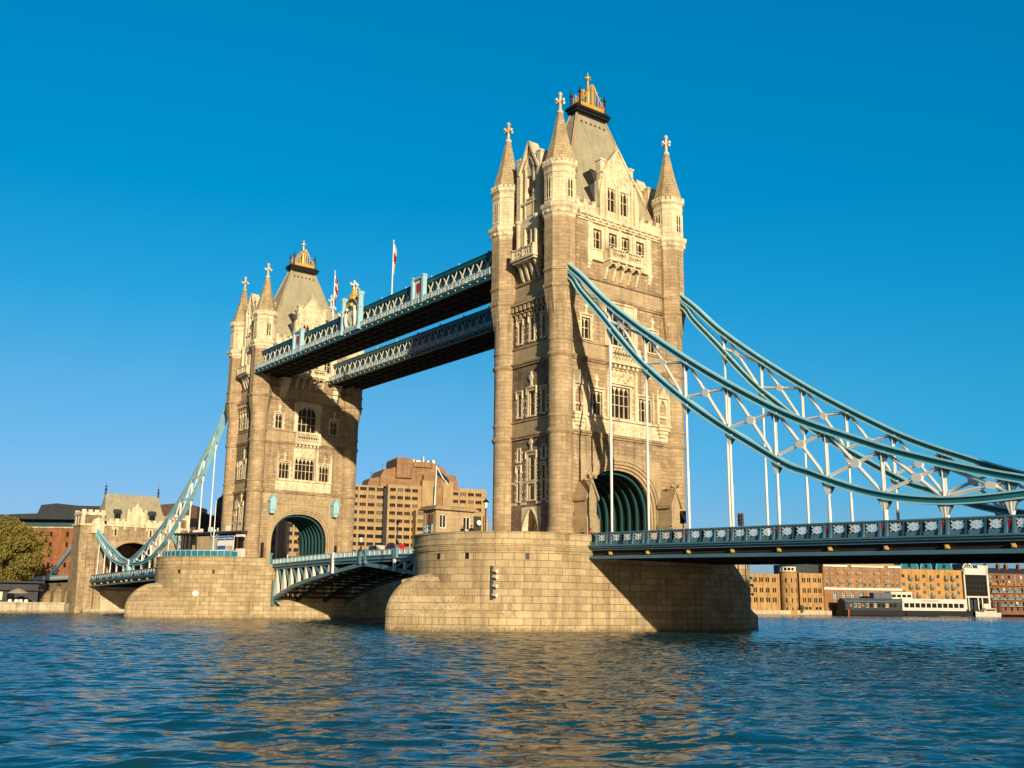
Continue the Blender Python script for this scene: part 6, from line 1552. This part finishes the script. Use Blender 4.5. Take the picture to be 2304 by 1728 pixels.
# ------------------------------------------------------------------ on the near pier: control cabin, flag, lamps, people
t = thing('control_cabin', 'small flat roofed stone cabin on the near pier under the flagpole', 'cabin', (34.5, -15.0, 9.0)); FC = frame((0, 15.0, 0), (0, 1, 0), (1, 0, 0)); FCw = frame((0, -2.9, 0), (1, 0, 0), (0, -1, 0))
hs = [(-17.4, -16.4, 11.3, 12.9), (-14.1, -13.0, 11.2, 12.8)]
mb = MB(); block(mb, FC, -17.9, -12.6, 9.0, 13.4, 2.6, hs); block(mb, FC, -12.6, -9.9, 9.0, 13.1, 2.6, [], -0.6)
mb.fbox(FCw, -2.6, -2.2, 9.0, 13.4, -0.0, 0.05); mb.build('wall', ashlar, t)
for h in hs: pane(t, FC, *h, mat=glass, fr=cream, fw_=0.1)
mb = MB(); mb.fbox(FC, -18.4, -12.2, 13.4, 13.6, -3.1, 0.5); mb.fbox(FC, -18.2, -12.4, 13.6, 13.85, -2.9, 0.3); mb.build('roof', granite, t)
mb = MB(); mb.fbox(FCw, -1.5, -0.5, 9.0, 12.9, 0.0, 0.08); mb.build('door', brick_dark, t)
mb = MB(); p = FC(-12.0, 0, -0.45); mb.fbox(FC, -12.45, -11.1, 11.2, 13.0, -0.62, -0.5); mb.build('notice_board', lead, t)
mb = MB(); mb.lathe([(0.02, -0.1), (0.32, -0.06), (0.32, 0.06), (0.02, 0.1)], 12)
mb.v = [(z_, 15-11.7+x_-0.0-15+0.0+0.0 if False else x_+3.2, y_+12.2) for x_, y_, z_ in mb.v]; mb.build('round_sign', white, t)
def drape(T, F, z0, L_, wd, mats, splits):
    """a flag hanging in folds against its pole"""
    bandmb = [MB() for _ in mats]; n = 10; rows_ = 16
    def P(i, j):
        u = i/n; v = j/rows_; x = wd*(u**0.8)*(0.25+0.3*(1-v)**0.5)+0.05; fold = 0.16*math.sin(u*14+v*2.0)*(0.3+u)
        return F(x*0.55+0.05*math.sin(v*6), z0-v*L_-u*0.9*wd*(0.6), fold)
    for i in range(n):
        for j in range(rows_):
            k = splits(i/n, j/rows_); bandmb[k].quad(P(i, j), P(i+1, j), P(i+1, j+1), P(i, j+1))
    o = bandmb[0].build('flag', mats[0], T)
    for mb, m_ in list(zip(bandmb, mats))[1:]: mb.build('flag_stripe', m_, o)
    return o
def flagpole(label, x, y, z0, h, zf, L_, wd, mats, splits, cross_=False, lean=0.0):
    T = thing('flagpole', label, 'flagpole', (x, y, z0), 0, 'flagpoles on the bridge'); mb = MB()
    mb.tube([(0, 0, z0), (lean*h*0.5, 0, z0+h*0.5), (lean*h, 0, z0+h)], [0.13, 0.1, 0.06], 8); mb.ball((lean*h, 0, z0+h), 0.13, 8, 5); mb.build('pole', white, T)
    if cross_:
        mb = MB(); mb.box(-0.75, 0.75, -0.09, 0.09, z0+h*0.40, z0+h*0.44); mb.lathe([(0.18, z0+h*0.3), (0.2, z0+h*0.46), (0.1, z0+h*0.48)], 8); mb.build('crosstree', cream, T)
    G = frame((lean*h*0.9, 0, 0), (0.35, 0.94, 0), (0.94, -0.35, 0)); drape(T, G, zf, L_, wd, mats, splits); return T
flagpole('flagpole with a red, white and navy flag left of the coat of arms', -9.1, -9.6, 44.1, 11.1, 54.6, 4.4, 1.9, (flag_navy, white, red), lambda u, v: 2 if abs(v-0.45) < 0.1 or abs(u-0.5) < 0.07 else (1 if abs(v-0.45) < 0.2 or abs(u-v) < 0.09 or abs(u+v-0.9) < 0.09 else 0), True)
flagpole('flagpole with a white and red flag right of the coat of arms', 8.9, -9.6, 44.1, 11.2, 54.9, 4.2, 1.5, (white, red), lambda u, v: 1 if abs(v-0.45) < 0.14 or abs(u-0.5) < 0.09 else 0)
T = thing('flagpole', 'short flagpole with a dark flag blowing right above the small cabin', 'flagpole', (33.2, -17.3, 13.8), 0, 'flagpoles on the bridge')
mb = MB(); mb.tube([(0, 0, 13.8), (0.25, 0, 18.6)], [0.1, 0.07], 8); mb.build('pole', white, T)
G = frame((0.25, 0, 0), (0.35, 0.94, 0), (0.94, -0.35, 0)); mb = MB(); mw = MB()
def Pf(i, j): u, v = i/10, j/8; return G(u*1.5, 18.5-u*1.5-v*(0.95-0.3*u), 0.18*math.sin(u*9)*u)
for i in range(10):
    for j in range(8): (mw if (abs(i-j*1.2) < 1.1) else mb).quad(Pf(i, j), Pf(i+1, j), Pf(i+1, j+1), Pf(i, j+1))
o = mb.build('flag', plain('flag_dark', (0.01, 0.03, 0.05), 0.8), T); mw.build('flag_stripe', white, o)
def street_lamp(label, x, y, z0, h, group='lamps on the bridge'):
    t = thing('street_lamp', label, 'street lamp', (x, y, z0), 0, group)
    mb = MB(); mb.lathe([(0.2, z0), (0.2, z0+0.4), (0.09, z0+0.6), (0.07, z0+h-1.3), (0.16, z0+h-1.25), (0.06, z0+h-1.15)], 8); mb.build('post', iron, t)
    mb = MB(); mb.lathe([(0.12, z0+h-1.15), (0.3, z0+h-0.45), (0.3, z0+h-0.42)], 6); mb.build('lantern', cream, t)
    mb = MB(); mb.lathe([(0.42, z0+h-0.45), (0.2, z0+h-0.15), (0.05, z0+h-0.05), (0.02, z0+h+0.25)], 6); mb.build('cap', iron, t); return t
street_lamp('black lantern lamp against the sky just left of the near tower', 34.6, -10.9, 9.0, 6.1)
street_lamp('dark lantern lamp rising at the middle of the drawbridge', -0.4, -7.75, 10.3, 2.4)
t = thing('street_lamp', 'tall dark lamp with pale blue base on the drawbridge by the near pier', 'street lamp', (9.6, -7.7, 9.0), 0, 'lamps on the bridge')
mb = MB(); mb.lathe([(0.35, 9.0), (0.35, 10.4), (0.22, 10.7), (0.2, 11.6)], 8); mb.build('base', blue_mid, t)
mb = MB(); mb.lathe([(0.09, 11.5), (0.07, 13.6)], 8); mb.build('post', iron, t); mb = MB(); mb.lathe([(0.12, 13.5), (0.26, 14.0), (0.05, 14.3)], 8); mb.build('lantern', iron, t)
t = thing('bicycle_rail', 'light blue barrier posts beside the small cabin on the near pier', 'barrier', (33.5, -19.4, 9.0)); mb = MB()
for k in range(6):
    a = -100-k*9; x, y = D+(PR-1.1)*math.cos(R(a))-33.5, -PY+(PR-1.1)*math.sin(R(a))+19.4
    mb.tube([(x, y, 9.0), (x, y, 11.2)], 0.07, 6)
    if k: mb.beam((x, y, 11.0), q_, 0.06, 0.08); mb.beam((x, y, 10.5), (q_[0], q_[1], 10.5), 0.05, 0.06)
    q_ = (x, y, 11.0)
mb.build('rail', blue_light, t)

PM = {}
def person(label, x, y, z0, rz, top, lower, hairm=hair_mat, lean=0.0, arm=0.0, group=None, h=1.72):
    T = thing('person', label, 'person', (x, y, z0), rz, group); T['zb'] = None; s = h/1.72
    key = (round(lean, 2), round(arm, 2))
    if key not in PM:
        L = lambda x_, z_: (x_+lean*max(0, z_-0.9)*0.5, z_)
        V = [(0, 0, 0.95, 0.14), (0, 0, 1.12, 0.13), (0, 0, 1.32, 0.15), (0, 0, 1.45, 0.09), (0, 0, 1.52, 0.055), (0.02, 0, 1.6, 0.095), (0.02, 0, 1.68, 0.09)]
        E = [(0, 1), (1, 2), (2, 3), (3, 4), (4, 5), (5, 6)]
        for sy in (-1, 1):
            b = len(V); V += [(0, sy*0.18, 1.42, 0.06), (0.05, sy*0.24, 1.16, 0.045), (0.12+arm*0.3, sy*0.22, 0.95+arm*0.25, 0.035), (0.18+arm*0.4, sy*0.21, 0.88+arm*0.28, 0.032)]; E += [(3, b), (b, b+1), (b+1, b+2), (b+2, b+3)]
            for f in range(5): V.append((0.25+arm*0.4+0.015*(2-abs(f-2)), sy*(0.19+0.012*f), 0.80+arm*0.28, 0.009)); E.append((b+3, len(V)-1))
            b = len(V); V += [(0, sy*0.1, 0.85, 0.095), (0.02, sy*0.11, 0.5, 0.065), (-0.02, sy*0.11, 0.1, 0.045), (0.14, sy*0.12, 0.04, 0.04)]; E += [(0, b), (b, b+1), (b+1, b+2), (b+2, b+3)]
        me = bpy.data.meshes.new('person_body'); me.from_pydata([(L(v[0], v[2])[0], v[1], v[2]) for v in V], E, [])
        ob = bpy.data.objects.new('person_body', me); COL.objects.link(ob); sk = ob.modifiers.new('skin', 'SKIN'); 
        if not me.skin_vertices: me.skin_vertices.new()
        for i, v in enumerate(V): me.skin_vertices[0].data[i].radius = (v[3], v[3])
        me.skin_vertices[0].data[0].use_root = True
        ob.modifiers.new('sub', 'SUBSURF').levels = 1
        bpy.context.view_layer.update(); m2 = bpy.data.meshes.new_from_object(ob.evaluated_get(bpy.context.evaluated_depsgraph_get())); bpy.data.objects.remove(ob); m2.materials.clear(); m2.materials.append(skin)
        for p in m2.polygons: p.use_smooth = True
        PM[key] = m2
    o = bpy.data.objects.new('body', PM[key]); COL.objects.link(o); o.parent = T; o.scale = (s, s, s)
    def rings(tab, n=12): return [[((cx+rx*math.cos(2*math.pi*k/n)+lean*max(0, z-0.9)*0.5)*s, (ry*math.sin(2*math.pi*k/n))*s, z*s) for k in range(n)] for z, cx, rx, ry in tab]
    mb = MB(); mb.loft(rings([(0.80, 0, 0.16, 0.21), (1.0, 0, 0.15, 0.19), (1.2, 0, 0.16, 0.2), (1.38, 0, 0.15, 0.23), (1.46, 0, 0.09, 0.15), (1.5, 0, 0.07, 0.08)]), True, True)
    for sy in (-1, 1): mb.tube([((0+lean*0.26)*s, sy*0.2*s, 1.41*s), ((0.05+lean*0.13)*s, sy*0.25*s, 1.15*s), ((0.12+arm*0.3+lean*0.03)*s, sy*0.22*s, (0.95+arm*0.25)*s)], [0.075*s, 0.06*s, 0.05*s], 8)
    mb.build('jacket', top, T, (0, 0, 0))
    mb = MB()
    for sy in (-1, 1): mb.tube([(0, sy*0.09*s, 0.95*s), (0.02*s, sy*0.105*s, 0.5*s), (-0.01*s, sy*0.11*s, 0.08*s)], [0.125*s, 0.09*s, 0.07*s], 8)
    mb.build('trousers', lower, T, (0, 0, 0))
    mb = MB(); c = ((0.0+lean*0.39)*s, 0, 1.665*s); mb.ball(c, 0.105*s, 10, 6, 1.05); mb.build('hair', hairm, T, (0, 0, 0))
    return T
grey_hair = plain('fair_hair', (0.35, 0.24, 0.12), 0.7)
person('person in a black coat leaning on the near pier parapet with one arm out', 44.6, -21.2, 9.05, R(-75), cloth_dark, cloth_dark, grey_hair, 0.25, 0.5)
person('dark haired person in black close behind the leaning one on the pier', 45.7, -20.9, 9.05, R(-60), cloth_dark, cloth_dark, hair_mat, 0.1, 0.2)
person('person in a red top between the portal and the deck parapet', 51.0, -9.0, 9.05, R(-30), cloth_red, cloth_blue)
person('person in dark clothes at the foot of the left portal', 50.0, -9.3, 9.05, R(10), cloth_dark, cloth_blue)
person('dark clothed walker nearest the right hand traffic signal by the tower', 60.3, -6.4, 9.0, R(0), cloth_dark, cloth_blue)
person('walker in a brown jacket in the middle of the group by the tower', 59.6, -5.0, 9.0, R(0), plain('cloth_brown', (0.16, 0.08, 0.04), 0.9), cloth_dark, grey_hair)
person('bareheaded walker in blue close behind the brown jacket', 60.6, -4.9, 9.0, R(5), cloth_blue, cloth_dark)
person('lone walker in dark clothes right of the tower edge', 60.6, -2.2, 9.0, R(0), cloth_dark, cloth_dark)
def traffic_light(label, x, y, z0, h):
    t = thing('traffic_light', label, 'traffic light', (x, y, z0), R(-40), 'traffic lights on the deck')
    mb = MB(); mb.lathe([(0.07, z0), (0.06, z0+h)], 8); mb.build('pole', iron, t)
    mb = MB(); mb.box(-0.14, 0.14, -0.2, 0.2, z0+h-1.05, z0+h+0.1); mb.box(-0.02, 0.0, -0.33, 0.33, z0+h-1.15, z0+h+0.2); mb.build('signal_head', iron, t)
    for k in range(3):
        mb = MB(); z = z0+h-0.15-k*0.35; mb.tube([(0.13, 0, z), (0.36, 0, z+0.02)], 0.13, 8, False); mb.build('visor', iron, t)
    return t
traffic_light('black traffic light against the stone at the right edge of the near tower', 57.8, -1.9, 9.0, 3.5)
traffic_light('black traffic light standing alone against the sky above the deck', 62.6, 1.7, 9.0, 3.2)
# traffic on the drawbridge
def car(label, x, y, z0, mat, tall, L_=4.3):
    t = thing('car' if tall < 2 else 'van', label, 'car' if tall < 2 else 'van', (x, y, z0)); t['zb'] = None; hw = 0.85
    mb = MB(); pr = [(-L_/2, 0.35), (L_/2, 0.35), (L_/2, 0.8), (L_/2-0.9, 0.95), (L_/2-1.5, tall-0.05), (-L_/2+0.7, tall), (-L_/2+0.15, 1.0), (-L_/2, 0.9)]
    mb.loft([[(u, y_, v) for u, v in pr] for y_ in (-hw, hw)]); mb.build('body', mat, t)
    for s_ in (-1, 1):
        mb = MB(); mb.loft([[(u, s_*y_, v) for u, v in [(-L_/2+0.45, 1.0), (L_/2-1.05, 1.0), (L_/2-1.55, tall-0.12), (-L_/2+0.8, tall-0.1)]] for y_ in (hw, hw+0.012)]); mb.build('side_window', glass, t)
        for u in (-L_/2+0.8, L_/2-0.85):
            mb = MB(); mb.lathe([(0.01, -0.1), (0.32, -0.1), (0.32, 0.1), (0.01, 0.1)], 14); mb.v = [(x_+u, z_+s_*0.8, y_+0.32) for x_, y_, z_ in mb.v]; mb.build('wheel', iron, t)
    return t
car('red van crossing the drawbridge towards the near pier', 6.2, -5.6, 9.0, plain('car_red', (0.55, 0.02, 0.01), 0.25), 2.15)
car('pale cream van following the red one over the drawbridge', 1.2, -5.6, 9.05, plain('car_cream', (0.6, 0.55, 0.42), 0.25), 2.1)

# navigation lights fixed to the piers
def nav_lights(label, px, py, ang, zs, group='navigation lights on the piers'):
    t = thing('navigation_light', label, 'signal lights', (px, py, zs[-1]), 0, group); t['zb'] = None
    e = Vector((-math.sin(ang), math.cos(ang), 0)); o_ = Vector((math.cos(ang), math.sin(ang), 0)); G = frame((0, 0, -zs[-1]), e, o_)
    mb = MB(); mb.fbox(G, -0.6, -0.3, zs[-1]-0.5, zs[0]+0.5, -0.3, 0.12); mb.build('bracket', lead, t)
    for i, z in enumerate(zs):
        mb = MB(); mb.tube([G(-0.4, z, 0.2), G(0.15, z-0.05, 0.6)], [0.1, 0.2], 8); o = mb.build('lamp_housing', cream if i < len(zs)-1 else white, t); mb = MB(); mb.fbox(G, -0.5, 0.1, z-0.06, z+0.06, -0.3, 0.3); mb.build('arm', iron, o)
a = R(-45); nav_lights('four white signal lamps in a column on the sunny side of the near pier', D+PR*math.cos(a), -PY+PR*math.sin(a), a, (6.1, 5.5, 4.6, 3.7))
a = R(52); nav_lights('dark signal lamps jutting out at the shaded end of the near pier', D+PR*math.cos(a), PY+PR*math.sin(a), a, (6.4, 5.5, 4.4))
a = R(-42); t = thing('round_sign', 'white round sign fixed low on the far pier', 'sign', (-D+(PR+0.02)*math.cos(a), -PY+(PR+0.02)*math.sin(a), 4.1), a); t['zb'] = None
mb = MB(); mb.lathe([(0.02, -0.1), (0.5, -0.1), (0.5, 0.1), (0.02, 0.12)], 20); mb.v = [(z_+0.15, x_, y_) for x_, y_, z_ in mb.v]; mb.build('disc', white, t, (0, 0, 0))
mb = MB(); mb.tube([(-0.3, 0, 0), (0.1, 0, 0)], 0.1, 8); mb.build('bracket', iron, t, (0, 0, 0))
